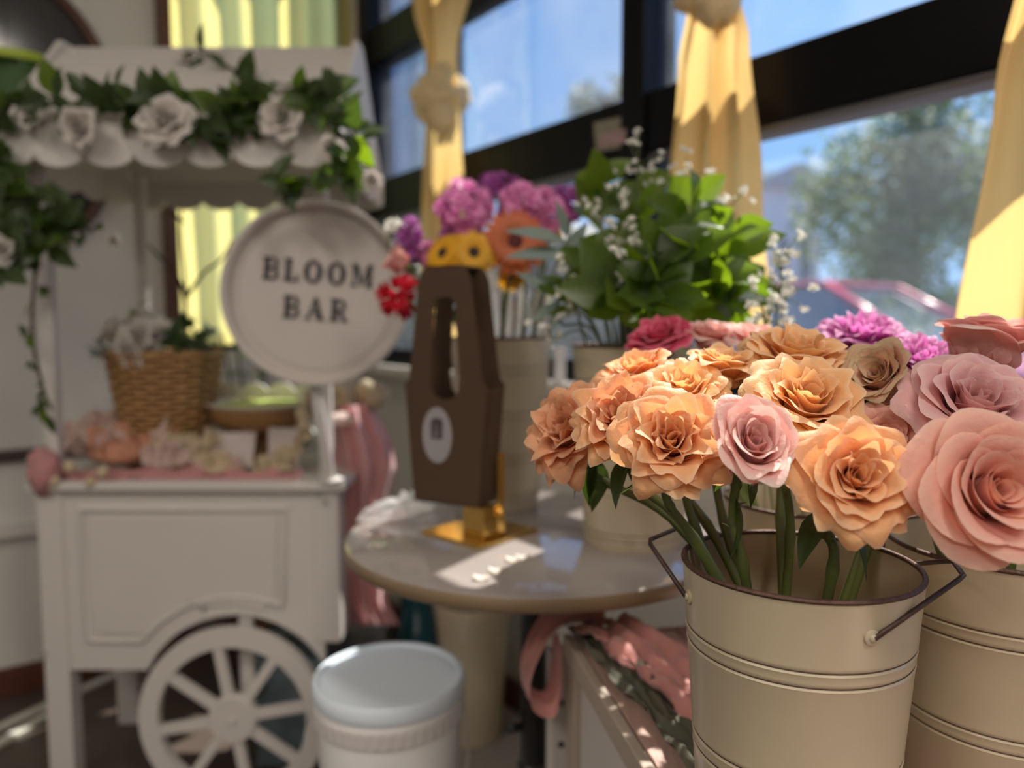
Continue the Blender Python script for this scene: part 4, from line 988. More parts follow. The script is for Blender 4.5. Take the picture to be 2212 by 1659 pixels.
def petal(R, o, th, rnd, ruf, opn, point, NU=12, NV=11, wide=1.0):
    """one petal of a rose of radius R about +Z; o = 0 innermost .. 1 outermost"""
    L = R * lerp(0.88, 1.22, o) * rnd.uniform(0.94, 1.06)
    W = R * lerp(0.26, 0.80, min(1, o * 1.25)) * wide * rnd.uniform(0.9, 1.1)
    ph0 = math.radians(lerp(4, 66 * lerp(0.75, 1, opn), o ** 0.8))
    ph1 = math.radians(lerp(1, 52 * opn, o ** 1.25) + rnd.uniform(-4, 4))
    curl = math.radians(lerp(6, 78 * lerp(0.5, 1, opn), o ** 1.3)) * rnd.uniform(0.7, 1.25)
    r0 = R * lerp(0.035, 0.10, o); z0 = -0.55 * R
    if o < 0.3: z0 -= R * 0.10 * (0.3 - o) / 0.3
    n = 40; curve = [(r0, z0)]
    for k in range(int(n * 1.25)):
        v = (k + 0.5) / n
        ph = lerp(ph0, ph1, sstep(0, 0.45, v)) + curl * sstep(0.55, 1.05, v) + math.radians(75) * o * sstep(0.84, 1.12, v)
        r, z = curve[-1]; curve.append((max(0.02 * R, r + math.sin(ph) * L / n), z + math.cos(ph) * L / n))
    p1, p2, p3 = rnd.uniform(0, 6.3), rnd.uniform(0, 6.3), rnd.uniform(0, 6.3)
    rt = rnd.uniform(0.8, 1.2); sc = rnd.uniform(0.6, 1.2)
    tw = rnd.uniform(-0.07, 0.07)
    vs, uv, fs = [], [], []
    ct, st = math.cos(th), math.sin(th)
    for j in range(NV + 1):
        v = j / NV
        for i in range(NU + 1):
            u = 2 * i / NU - 1
            Lu = 1 - 0.30 * rt * abs(u) ** 2.6 + point * math.exp(-(u / 0.25) ** 2) + ruf * 0.5 * (math.sin(4.1 * u + p1) + 0.6 * math.sin(9.0 * u + p2))
            ve = v * Lu; k = min(len(curve) - 2, ve * n); ki = int(k); f = k - ki
            r = lerp(curve[ki][0], curve[ki + 1][0], f); z = lerp(curve[ki][1], curve[ki + 1][1], f)
            w = W * (0.30 + 0.70 * math.sin(min(1, v / 0.62) * math.pi / 2)) * (1 - 0.10 * max(0, v - 0.75) / 0.25)
            rho = max(r, R * lerp(0.07, 0.62, o))
            a = u * w / rho; a = max(-2.6, min(2.6, a))
            lat = rho * math.sin(a); rad = r - rho * (1 - math.cos(a))
            e = v ** 3
            rad += R * ruf * e * (math.sin(3.4 * u * math.pi * 0.6 + p3) + 0.6 * math.sin(6.5 * u + p1)) * (0.4 + o)
            z += R * ruf * 0.9 * e * math.sin(5.0 * u + p2)
            sd = abs(u) ** 2.4 * v * v * sc * o
            rad += 0.16 * R * sd * opn; z -= 0.12 * R * sd
            rad += R * tw * u * (1 - o * 0.5)                 # one edge tucks under its neighbour
            vs.append((rad * ct - lat * st, rad * st + lat * ct, z)); uv.append((i / NU, v))
    w_ = NU + 1
    for j in range(NV):
        for i in range(NU):
            q = j * w_ + i; fs.append((q, q + 1, q + w_ + 1, q + w_))
    return vs, fs, uv

def rose(name, px, py, Y, rpx, axis, m, label, bk, rimz, seed, n=30, ruf=0.035, opn=1.0, point=0.08, leaves=(), group='roses in the front buckets', cat='rose', stem=True, m2=None, brad=0.08, wide=1.0, sq=1.0):
    rnd = random.Random(seed)
    H = P(px, py, Y); R = rpx * Y / FPX; ax = Vector(axis).normalized()
    M = Matrix.Translation(H) @ frame_of(ax, rnd.uniform(0, 6.28) if sq == 1.0 else 0.0)
    base = Vector((bk.x, bk.y, bk.z + 0.008)) if stem else H - ax * R * 0.6
    hd = Vector((H.x - bk.x, H.y - bk.y, 0))
    if stem: base += Vector((-hd.x * 0.25, -hd.y * 0.25, 0)) * min(1, 0.045 / max(hd.length * 0.25, 1e-3)) + Vector((rnd.uniform(-.02, .02), rnd.uniform(-.02, .02), 0))
    t = thing(name, base, label, cat, group)
    th = rnd.uniform(0, 6.28)
    for k in range(n):
        o = (k / (n - 1)) ** 0.85
        th += math.radians(137.5) + rnd.uniform(-0.25, 0.25) if o > 0.2 else math.radians(150) + rnd.uniform(-.2, .2)
        vs, fs, uv = petal(R, o, th, rnd, ruf * lerp(1.3, 1.0, o), opn, point * sstep(0.35, 0.9, o), wide=wide)
        b = MB(); b.add([M @ Vector((x * sq, y, z)) for x, y, z in vs], fs, uv)
        b.build('petal', (m2 if (m2 and o > 0.6) else m), t)
    # green cup, sepals, stem
    HB = H - ax * R * 0.58
    b = MB(); b.add(*lathe([(0.0, -0.020), (0.0045, -0.018), (0.0085, -0.010), (0.009, 0.0), (0.007, 0.006)], HB, 14, ax)); b.build('calyx', STEM, t)
    fx = frame_of(ax).to_3x3()
    for k in range(5):
        a = k * 1.2566 + rnd.uniform(-.2, .2); out = fx @ Vector((math.cos(a), math.sin(a), 0))
        inst('sepal', L_SEPAL, leaf_matrix(HB + out * 0.006, out * 0.9 - ax * 0.5 + Vector((0, 0, -0.3)), rnd.uniform(0.022, 0.034), 0, ax), t)
    if stem:
        d = hd.normalized() if hd.length > 1e-4 else Vector((0, 0, 0))
        q0 = HB - ax * 0.015; q1 = HB - ax * 0.03 + Vector((0, 0, -0.03))
        hq = Vector((q1.x - bk.x, q1.y - bk.y, 0))
        rim = Vector((bk.x, bk.y, rimz)) + hq * min(0.92, brad / max(hq.length, 1e-3)) + Vector((rnd.uniform(-.007, .007), rnd.uniform(-.007, .007), 0))
        path = catmull([q0, q1, rim, base], 9)
        nn = len(path)
        rr = [0.0034 + 0.0010 * k / nn + (0.0011 if k % 7 == 3 else 0) for k in range(nn)]
        b = MB(); b.add(*tube(path, rr, 9)); b.build('stem', STEM, t)
        for (f, dirv, ln) in leaves:
            p = path[int(f * nn)]
            inst('leaf', L_ROSE, leaf_matrix(p, Vector(dirv), ln, rnd.uniform(-.4, .4)), t)
        for k in range(2):
            p = path[int(nn * (0.25 + 0.2 * k))]; a = rnd.uniform(0, 6.28)
            b = MB(); b.add(*tube([p, p + Vector((math.cos(a), math.sin(a), 0.3)) * 0.010], [0.0016, 0.0003], 5)); b.build('thorn', STEM, t)
    return t
R1 = dict(bk=BK1, rimz=RIM_Z); R2 = dict(bk=BK2, rimz=RIM_Z); R3 = dict(bk=BK3, rimz=RIM_Z)
# front bucket
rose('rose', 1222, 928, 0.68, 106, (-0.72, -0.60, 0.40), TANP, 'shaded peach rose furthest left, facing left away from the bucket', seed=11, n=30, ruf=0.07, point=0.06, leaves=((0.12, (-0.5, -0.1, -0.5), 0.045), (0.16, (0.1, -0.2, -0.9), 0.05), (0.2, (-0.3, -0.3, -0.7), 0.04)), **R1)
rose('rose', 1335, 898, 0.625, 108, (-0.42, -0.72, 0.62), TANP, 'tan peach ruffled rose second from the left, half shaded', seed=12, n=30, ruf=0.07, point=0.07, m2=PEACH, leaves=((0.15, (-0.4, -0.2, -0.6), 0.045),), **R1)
rose('rose', 1452, 950, 0.575, 122, (-0.12, -0.84, 0.50), PEACH, 'ruffled peach rose left of the pale pink rose, petals hanging low', seed=13, n=30, ruf=0.07, point=0.09, leaves=((0.18, (-0.8, -0.1, 0.05), 0.04), (0.22, (0.6, -0.2, 0.4), 0.03)), **R1)
rose('rose', 1626, 962, 0.545, 132, (0.0, -0.80, 0.60), PINK, 'pale pink rose with a tight spiral in the middle of the peach roses', seed=14, n=30, ruf=0.022, opn=0.55, point=0.03, sq=0.80, leaves=((0.2, (0.2, -0.1, -0.8), 0.05),), **R1)
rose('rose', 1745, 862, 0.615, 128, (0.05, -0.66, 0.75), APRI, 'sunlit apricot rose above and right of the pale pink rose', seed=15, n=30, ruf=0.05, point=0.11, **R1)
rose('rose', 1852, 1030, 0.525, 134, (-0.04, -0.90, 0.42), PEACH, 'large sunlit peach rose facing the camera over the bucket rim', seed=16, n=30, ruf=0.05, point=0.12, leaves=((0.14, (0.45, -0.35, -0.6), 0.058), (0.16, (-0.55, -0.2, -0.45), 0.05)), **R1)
rose('rose', 1482, 838, 0.665, 92, (-0.1, -0.55, 0.85), APRI, 'sunlit apricot rose behind the low hanging peach rose', seed=17, n=32, ruf=0.06, point=0.12, **R1)
rose('rose', 1560, 790, 0.70, 86, (0.05, -0.25, 0.96), APRI, 'apricot rose seen from the side at the back with upright petals', seed=18, n=30, ruf=0.04, opn=0.7, point=0.10, **R1)
rose('rose', 1372, 800, 0.73, 88, (-0.25, -0.2, 0.95), PEACH, 'orange rose at the back left with one petal standing up', seed=19, n=30, ruf=0.05, opn=0.9, point=0.14, **R1)
rose('rose', 1725, 762, 0.71, 112, (0.05, -0.35, 0.93), APRI, 'flat open apricot rose at the back below the mauve flowers', seed=20, n=30, ruf=0.06, point=0.10, **R1)
rose('rose', 1900, 812, 0.66, 100, (-0.72, -0.50, 0.48), OLIVEP, 'half open tan pink rose with greenish outer petals facing left', seed=21, n=28, ruf=0.03, opn=0.42, point=0.02, **R1)
rose('rose', 1912, 945, 0.63, 92, (-0.2, -0.7, 0.6), BLUSH, 'blush rose mostly hidden behind the large sunlit peach rose', seed=22, n=26, ruf=0.02, opn=0.7, point=0.02, **R1)
# right bucket
rose('rose', 2112, 868, 0.61, 148, (-0.02, -0.66, 0.75), DUSK, 'dusky pink wide open rose above the largest pink rose', seed=23, n=30, ruf=0.028, point=0.01, sq=1.0, **R2)
rose('rose', 2150, 1062, 0.505, 182, (0.02, -0.93, 0.36), BLUSH, 'largest pink rose at the right edge showing a deep spiral', seed=24, n=25, ruf=0.012, opn=0.85, point=0.01, wide=1.1, **R2)
rose('rose', 2135, 735, 0.70, 118, (0.25, 0.05, 0.97), PINK, 'pale pink rose seen from behind at the upper right', seed=25, n=28, ruf=0.02, opn=0.75, point=0.03, **R2)
rose('rose', 2320, 900, 0.62, 130, (0.3, -0.6, 0.7), BLUSH, 'pink rose cut off by the right edge beside the dusky rose', seed=26, n=24, ruf=0.02, point=0.02, **R2)
# bucket behind
rose('mauve_flower', 1862, 722, 0.86, 92, (-0.1, -0.35, 0.93), MAUVE, 'larger mauve flower with narrow curled petals before the car window', seed=31, n=52, ruf=0.05, opn=0.95, point=0.12, wide=0.5, cat='flower', group='mauve flowers', **R3)
rose('mauve_flower', 2000, 775, 0.78, 82, (0.0, -0.5, 0.85), MAUVE, 'smaller mauve flower between the greenish rose and the dusky rose', seed=32, n=48, ruf=0.05, opn=0.95, point=0.14, wide=0.5, cat='flower', group='mauve flowers', **R3)
rose('crimson_rose', 1425, 728, 0.93, 74, (-0.3, -0.4, 0.85), CRIM, 'crimson and pink rose behind the peach roses under the green leaves', seed=33, n=26, ruf=0.04, opn=0.8, **R3)
rose('pink_rose', 1535, 722, 0.92, 62, (0, -0.3, 0.95), PINK, 'left one of two small pink roses peeking over the peach roses', seed=34, n=24, ruf=0.03, opn=0.8, **R3)
rose('pink_rose', 1632, 730, 0.90, 70, (0.1, -0.3, 0.95), PINK, 'right one of two small pink roses peeking over the peach roses', seed=35, n=24, ruf=0.03, opn=0.8, **R3)

# ------------------------------------------------------------------ bouquet flowers on the round table
def stem_path(HB, ax, bk, rimz, rnd, brad=0.07, n=6):
    hd = Vector((HB.x - bk.x, HB.y - bk.y, 0)); d = hd.normalized() if hd.length > 1e-4 else Vector((0, 0, 0))
    rim = Vector((bk.x, bk.y, rimz)) + d * min(hd.length * 0.6, brad) + Vector((rnd.uniform(-.015, .015), rnd.uniform(-.015, .015), 0))
    base = Vector((bk.x, bk.y, bk.z + 0.01)) - d * 0.02 + Vector((rnd.uniform(-.02, .02), rnd.uniform(-.02, .02), 0))
    q = HB - ax * 0.02 + Vector((0, 0, -0.015))
    return catmull([HB, q, rim, base], n), base
def gerbera(px, py, Y, rpx, axis, m, mc, label, bk, rimz, seed, n=22, group='daisies in the mixed bouquet'):
    rnd = random.Random(seed); H = P(px, py, Y); R = rpx * Y / FPX; ax = Vector(axis).normalized(); F = frame_of(ax, rnd.random()).to_3x3()
    path, base = stem_path(H - ax * 0.006, ax, bk, rimz, rnd)
    t = thing('daisy', base, label, 'flower', group)
    for ring, (k0, ln, tilt) in enumerate(((0, 1.0, 0.12), (0.5, 0.72, 0.35))):
        for k in range(n):
            a = 2 * math.pi * (k + k0) / n + rnd.uniform(-.05, .05); r = F @ Vector((math.cos(a), math.sin(a), 0)); w = ax.cross(r)
            vs, fs = [], []
            for j in range(6):
                v = j / 5; hw = R * 0.13 * math.sin(math.pi * (0.12 + 0.80 * v)); p = H + r * (R * (0.15 + 0.85 * v) * ln) + ax * (R * (tilt * v - 0.25 * v * v + 0.03 * ring))
                vs += [p - w * hw, p + ax * R * 0.02, p + w * hw]
            for j in range(5):
                for i in range(2): q = j * 3 + i; fs.append((q, q + 1, q + 4, q + 3))
            b = MB(); b.add(vs, fs, [(0.5, 0.8)] * len(vs)); b.build('petal', m, t)
    b = MB(); b.add(*lathe([(R * 0.27, 0), (R * 0.26, R * 0.09), (R * 0.16, R * 0.12), (0, R * 0.10)], H, 18, ax)); b.build('disc', mc, t)
    b = MB(); b.add(*tube(path, 0.0028, 7)); b.build('stem', STEM, t)
YPET = mat('yellow_petal', (0.82, 0.48, 0.02), 0.5, var=0.15, scale=30, trans=0.4, tcol=(1.1, 0.9, 0.5))
OPET = mat('orange_petal', (0.62, 0.17, 0.06), 0.5, var=0.2, scale=30, trans=0.35, tcol=(1.2, 0.8, 0.6))
RPET = mat('red_petal', (0.68, 0.02, 0.05), 0.4, var=0.2, scale=30, trans=0.3)
DISC = mat('dark_disc', (0.03, 0.015, 0.01), 0.8, var=0.5, scale=90, bump=0.5, bscale=200)
RDISC = mat('maroon_disc', (0.09, 0.012, 0.01), 0.8, var=0.5, scale=90, bump=0.5, bscale=200)
VLR, VRR = TZ + 0.312, TZ + 0.305
KL = dict(bk=VL, rimz=VLR)
gerbera(1024, 546, 1.30, 54, (0.05, -0.95, 0.2), YPET, DISC, 'yellow daisy with a dark disc right above the paper carrier', seed=1, **KL)
gerbera(958, 548, 1.32, 54, (-0.5, -0.75, 0.4), YPET, DISC, 'yellow daisy turned left above the paper carrier handle', seed=2, **KL)
gerbera(938, 598, 1.31, 36, (-0.8, -0.5, 0.2), YPET, DISC, 'small yellow daisy seen edge on left of the carrier top', seed=3, **KL)
gerbera(1108, 596, 1.38, 38, (0.3, -0.6, -0.2), YPET, DISC, 'small drooping yellow daisy under the orange gerbera', seed=4, **KL)
gerbera(1192, 500, 1.42, 30, (0.3, -0.6, 0.6), YPET, DISC, 'small yellow daisy right of the orange gerbera', seed=5, **KL)
gerbera(916, 640, 1.33, 26, (-0.6, -0.7, 0.1), YPET, DISC, 'smallest yellow daisy low beside the sign edge', seed=6, **KL)
gerbera(1112, 522, 1.31, 74, (0.15, -0.97, 0.1), OPET, RDISC, 'large orange gerbera with a dark red centre', seed=7, n=26, **KL)
def floret_mesh(name, m, r=0.5, n=6, cup=0.5):
    b = MB()
    for ring, (s, z) in enumerate(((1.0, 0.0), (0.62, 0.18))):
        for k in range(n):
            a = 2 * math.pi * (k + ring * 0.5) / n; c, si = math.cos(a), math.sin(a)
            def pt(rad, lat, zz): return (rad * c - lat * si, rad * si + lat * c, zz)
            b.add([pt(0.03, 0, -0.2 + z), pt(0.26 * s, -0.20 * s, 0.0 + z), pt(0.26 * s, 0.20 * s, 0.0 + z), pt(0.5 * s, -0.16 * s, cup * 0.3 + z), pt(0.5 * s, 0.16 * s, cup * 0.22 + z), pt(0.56 * s, 0, cup * 0.1 + z)],
                  [(0, 1, 2), (1, 3, 4, 2), (3, 5, 4)], [(0.5, 0.5), (0.2, 0.8), (0.8, 0.8), (0.2, 0.9), (0.8, 0.9), (0.5, 1.0)])
    return b.mesh(name, m)
STOCKM = mat('magenta_floret', (0.80, 0.33, 0.60), 0.55, var=0.25, scale=40, trans=0.3, tcol=(1.2, 0.8, 1.1))
PURPM = mat('purple_floret', (0.42, 0.10, 0.38), 0.55, var=0.25, scale=40, trans=0.3)
F_MAG = floret_mesh('magenta_floret', STOCKM); F_PUR = floret_mesh('purple_floret', PURPM)
F_WHT = floret_mesh('white_floret', mat('white_floret', (0.80, 0.79, 0.72), 0.6, var=0.1, trans=0.2), n=5, cup=0.6)
F_RED = floret_mesh('red_floret', RPET, n=5, cup=1.4)
def stock(px, py, Y, rx, ry, me, label, bk, rimz, seed, n=16, size=0.030, axis=(0, -0.2, 1), group='magenta stock stems'):
    rnd = random.Random(seed); c = P(px, py, Y); ax = Vector(axis).normalized()
    Rx, Ry = rx * Y / FPX, ry * Y / FPX
    path, base = stem_path(c - ax * Ry * 0.9, ax, bk, rimz, rnd)
    t = thing('stock_stem', base, label, 'flower', group)
    for k in range(n):
        a = k * 2.4; h = lerp(-1, 1, (k + 0.5) / n); rr = math.sqrt(max(0.05, 1 - h * h))
        out = Vector((math.cos(a) * rr, math.sin(a) * rr, h))
        p = c + Vector((out.x * Rx, out.y * Rx, out.z * Ry)) * rnd.uniform(0.75, 1.05)
        inst('floret', me, Matrix.Translation(p) @ frame_of(out + Vector((0, -0.2, 0.2)), rnd.uniform(0, 6)) @ Matrix.Scale(size * rnd.uniform(0.8, 1.2), 4), t)
    b = MB(); b.add(*tube([c + ax * Ry * 0.8] + path, 0.0026, 7)); b.build('stem', STEM, t)
stock(1005, 452, 1.36, 56, 52, F_MAG, 'fullest magenta stock cluster left, in front of the knotted curtain', seed=1, n=26, size=0.034, **KL)
stock(1130, 440, 1.40, 44, 36, F_MAG, 'magenta stock cluster in the middle of the bouquet top', seed=2, n=18, size=0.034, **KL)
stock(1178, 462, 1.42, 40, 40, F_MAG, 'magenta stock cluster right of the middle above the orange gerbera', seed=3, n=16, size=0.034, **KL)
stock(1228, 440, 1.48, 36, 34, F_PUR, 'dull purple stock cluster next to the green leaves', seed=4, n=14, size=0.032, **KL)
stock(1078, 402, 1.50, 44, 20, F_PUR, 'purple stock sprig highest in the bouquet', seed=5, n=11, size=0.03, **KL)
stock(985, 520, 1.38, 34, 36, F_PUR, 'dark purple stock cluster under the fullest magenta one', seed=6, n=12, size=0.03, **KL)
stock(885, 520, 1.36, 22, 50, F_PUR, 'purple stock sprig leaning out left over the sign', seed=7, n=12, size=0.028, axis=(-0.6, -0.2, 0.8), **KL)
stock(930, 552, 1.36, 24, 22, F_MAG, 'small magenta sprig between sign and curtain', seed=8, n=8, size=0.028, axis=(-0.5, -0.2, 0.8), **KL)
stock(858, 642, 1.30, 26, 34, F_RED, 'bright red flower sprig hanging over the edge of the sign', seed=9, n=7, size=0.034, axis=(-0.9, -0.2, 0.3), group='red sprigs', **KL)
rose('lisianthus', 856, 562, 1.32, 44, (-0.8, -0.4, 0.5), PINK, 'pale pink lisianthus bloom leaning over the sign edge', VL, VLR, 61, n=14, ruf=0.03, opn=0.5, point=0.02, cat='flower', group='lisianthus', brad=0.07)
stock(848, 492, 1.36, 12, 16, F_WHT, 'greenish white bud sprig above the pale pink lisianthus', seed=12, n=5, size=0.024, group='white sprigs', **KL)

def branch(name, label, bk, rimz, tip, leafme, n, ln, seed, group, spread=0.9, m=STEM, face=False):
    rnd = random.Random(seed); tip = Vector(tip)
    hd = Vector((tip.x - bk.x, tip.y - bk.y, 0)); d = hd.normalized()
    rim = Vector((bk.x, bk.y, rimz)) + d * min(0.07, hd.length * 0.5)
    base = Vector((bk.x, bk.y, bk.z + 0.01)) - d * 0.02
    ctrl = [tip, rim.lerp(tip, 0.6) + d * 0.01 + Vector((0, 0, 0.01)), rim, base]
    path = catmull(ctrl, 8); L = len(path)
    t = thing(name, base, label, 'foliage', group)
    b = MB(); b.add(*tube(path, [0.0012 + 0.0018 * k / L for k in range(L)], 6)); b.build('stem', m, t)
    for k in range(n):
        f = k / n * 0.50; p = path[int(f * L)]; a = k * 2.4 + rnd.uniform(-.4, .4)
        ax = (path[max(0, int(f * L) - 1)] - path[int(f * L) + 1]).normalized()
        out = frame_of(ax).to_3x3() @ Vector((math.cos(a), math.sin(a), 0))
        dv = out * spread + ax * rnd.uniform(0.3, 0.9)
        inst('leaf', leafme, leaf_matrix(p, dv, ln * rnd.uniform(0.75, 1.2), rnd.uniform(-.6, .6), Vector((rnd.gauss(0, 0.45), -0.9, rnd.uniform(0.1, 0.7))) if face else ax), t)
    return t
GR = 'salal branches in the shaded vase'
tips = [((1500, 430, 1.13), 'salal branch with the brightest leaves under the middle curtain'), ((1575, 500, 1.10), 'salal branch reaching furthest right before the curtain'), ((1460, 510, 1.05), 'salal branch with one broad sunlit leaf facing the camera'),
        ((1540, 590, 1.05), 'salal branch with sunlit leaves low on the right'), ((1400, 560, 1.04), 'dark salal branch at the front middle of the vase'), ((1295, 390, 1.22), 'salal branch rising at the left with dark tip leaf'),
        ((1370, 420, 1.22), 'dark salal branch rising at the back of the vase'), ((1270, 540, 1.12), 'salal branch with lime leaves beside the grey leaves'), ((1330, 620, 1.04), 'salal branch drooping at the lower left of the vase'), ((1430, 640, 1.02), 'dark salal branch low in front of the vase rim'),
        ((1590, 620, 1.12), 'thin salal branch low at the far right'), ((1225, 620, 1.14), 'salal branch with small lime leaves near the left vase')]
for k, ((x, y, Y), lab) in enumerate(tips):
    branch('salal_branch', lab, VR, VRR, P(x, y, Y), L_SALAL, 11, 0.076 if k not in (7, 11) else 0.046, 40 + k, GR, face=True)
def eucalyptus(label, top, leaves, seed):
    rnd = random.Random(seed); top = P(*top)
    path, base = stem_path(top, Vector((-0.3, 0, 1)).normalized(), VR, VRR, rnd)
    t = thing('eucalyptus_sprig', base, label, 'foliage', 'eucalyptus sprigs')
    b = MB(); b.add(*tube(path, 0.0022, 6)); b.build('stem', STEM, t)
    for (x0, y0, x1, y1, Y) in leaves:
        p, q = P(x0, y0, Y), P(x1, y1, Y - 0.02)
        inst('leaf', L_GREY, leaf_matrix(p, q - p, (q - p).length, 0.2, Vector((0.1, -0.8, 0.6))), t)
        b = MB(); b.add(*tube([top, (top + p) / 2 + Vector((0, 0, 0.004)), p], 0.0012, 5)); b.build('twig', STEM, t)
eucalyptus('eucalyptus sprig with two pale leaves pointing left over the orange gerbera', (1225, 530, 1.17), [(1222, 520, 1092, 488, 1.17), (1226, 548, 1090, 546, 1.17), (1225, 512, 1205, 430, 1.17), (1226, 540, 1268, 480, 1.17)], 1)
eucalyptus('eucalyptus sprig with pale leaves drooping below the orange gerbera', (1205, 650, 1.15), [(1196, 640, 1118, 582, 1.15), (1204, 655, 1150, 690, 1.15), (1206, 645, 1250, 600, 1.15)], 2)
branch('eucalyptus_sprig', 'eucalyptus sprig at the lower right of the leaves near the curtain', VR, VRR, P(1600, 640, 1.08), L_GREY, 9, 0.058, 72, 'eucalyptus sprigs', spread=0.6)
def spray(label, bk, rimz, pts, seed, nb=9, size=0.012, group='white filler sprays'):
    rnd = random.Random(seed); tip = Vector(pts)
    path, base = stem_path(tip, Vector((0, -0.1, 1)).normalized(), bk, rimz, rnd)
    t = thing('filler_spray', base, label, 'flower', group)
    b = MB(); b.add(*tube(path, 0.0014, 5))
    for k in range(nb):
        p = path[min(len(path) - 1, rnd.randrange(0, 6))]; e = tip + Vector((rnd.gauss(0, 0.020), rnd.gauss(0, 0.018), rnd.gauss(-0.005, 0.024)))
        b.add(*tube([p, (p + e) / 2 + Vector((0, 0, 0.004)), e], [0.0009, 0.0007, 0.0005], 4))
        for j in range(2):
            q = e + Vector((rnd.gauss(0, .005), rnd.gauss(0, .005), rnd.gauss(0, .005)))
            inst('blossom', F_WHT, Matrix.Translation(q) @ frame_of(Vector((rnd.gauss(0, 1), -0.6, 0.8)), rnd.random() * 6) @ Matrix.Scale(size * rnd.uniform(0.8, 1.2), 4), t)
    b.build('stem', STEM, t)
for k, (x, y, Y, lab) in enumerate([(1378, 352, 1.20, 'white filler spray standing highest left of the middle curtain'), (1325, 405, 1.22, 'white filler spray just below the highest one'), (1300, 450, 1.16, 'white filler spray between purple stock and dark leaves'),
        (1345, 490, 1.10, 'white filler spray in the middle of the leaves'), (1500, 385, 1.20, 'thin white filler spray against the middle curtain'), (1560, 440, 1.16, 'white filler spray right of the brightest leaves'), (1330, 540, 1.04, 'white filler spray low in the dark leaves'),
        (1240, 610, 1.08, 'white filler spray left above the shaded vase rim'), (1195, 680, 1.12, 'white filler spray hanging between the two tall vases')]):
    spray(lab, VR, VRR, P(x, y, Y), 80 + k)
for k, (x, y, Y, lab) in enumerate([(1690, 560, 1.02, 'white filler spray tallest right of the middle curtain before the car'), (1680, 630, 1.0, 'white filler spray beside the car bonnet'), (1655, 690, 0.98, 'white filler spray low behind the apricot roses')]):
    spray(lab, BK3, RIM_Z, P(x, y, Y), 95 + k, 12)

# clear film round the stems in the left vase
FILM = bpy.data.materials.new('clear_film'); FILM.use_nodes = True
glass_nodes(FILM, 0.10, 2.2, (0.9, 0.92, 0.95))
def film():
    t = thing('cellophane_wrap', VL + Vector((0, 0, 0.02)), 'clear crinkled film wrapped round the flower stems in the vase', 'wrap')
    def fn(u, v):
        a = 2 * math.pi * u; z = lerp(0.10, 0.40, v); q = noise.noise(Vector((math.cos(a) * 4, math.sin(a) * 4, v * 5)))
        r = lerp(0.05, 0.094, v) - (0.006 if v < 0.6 else 0) + 0.010 * q * v + 0.004 * math.sin(a * 13 + 3 * v)
        return VL + Vector((math.cos(a) * r, math.sin(a) * r, z))
    b = MB(); b.add(*grid(fn, 80, 16, True)); b.build('sheet', FILM, t)
film()

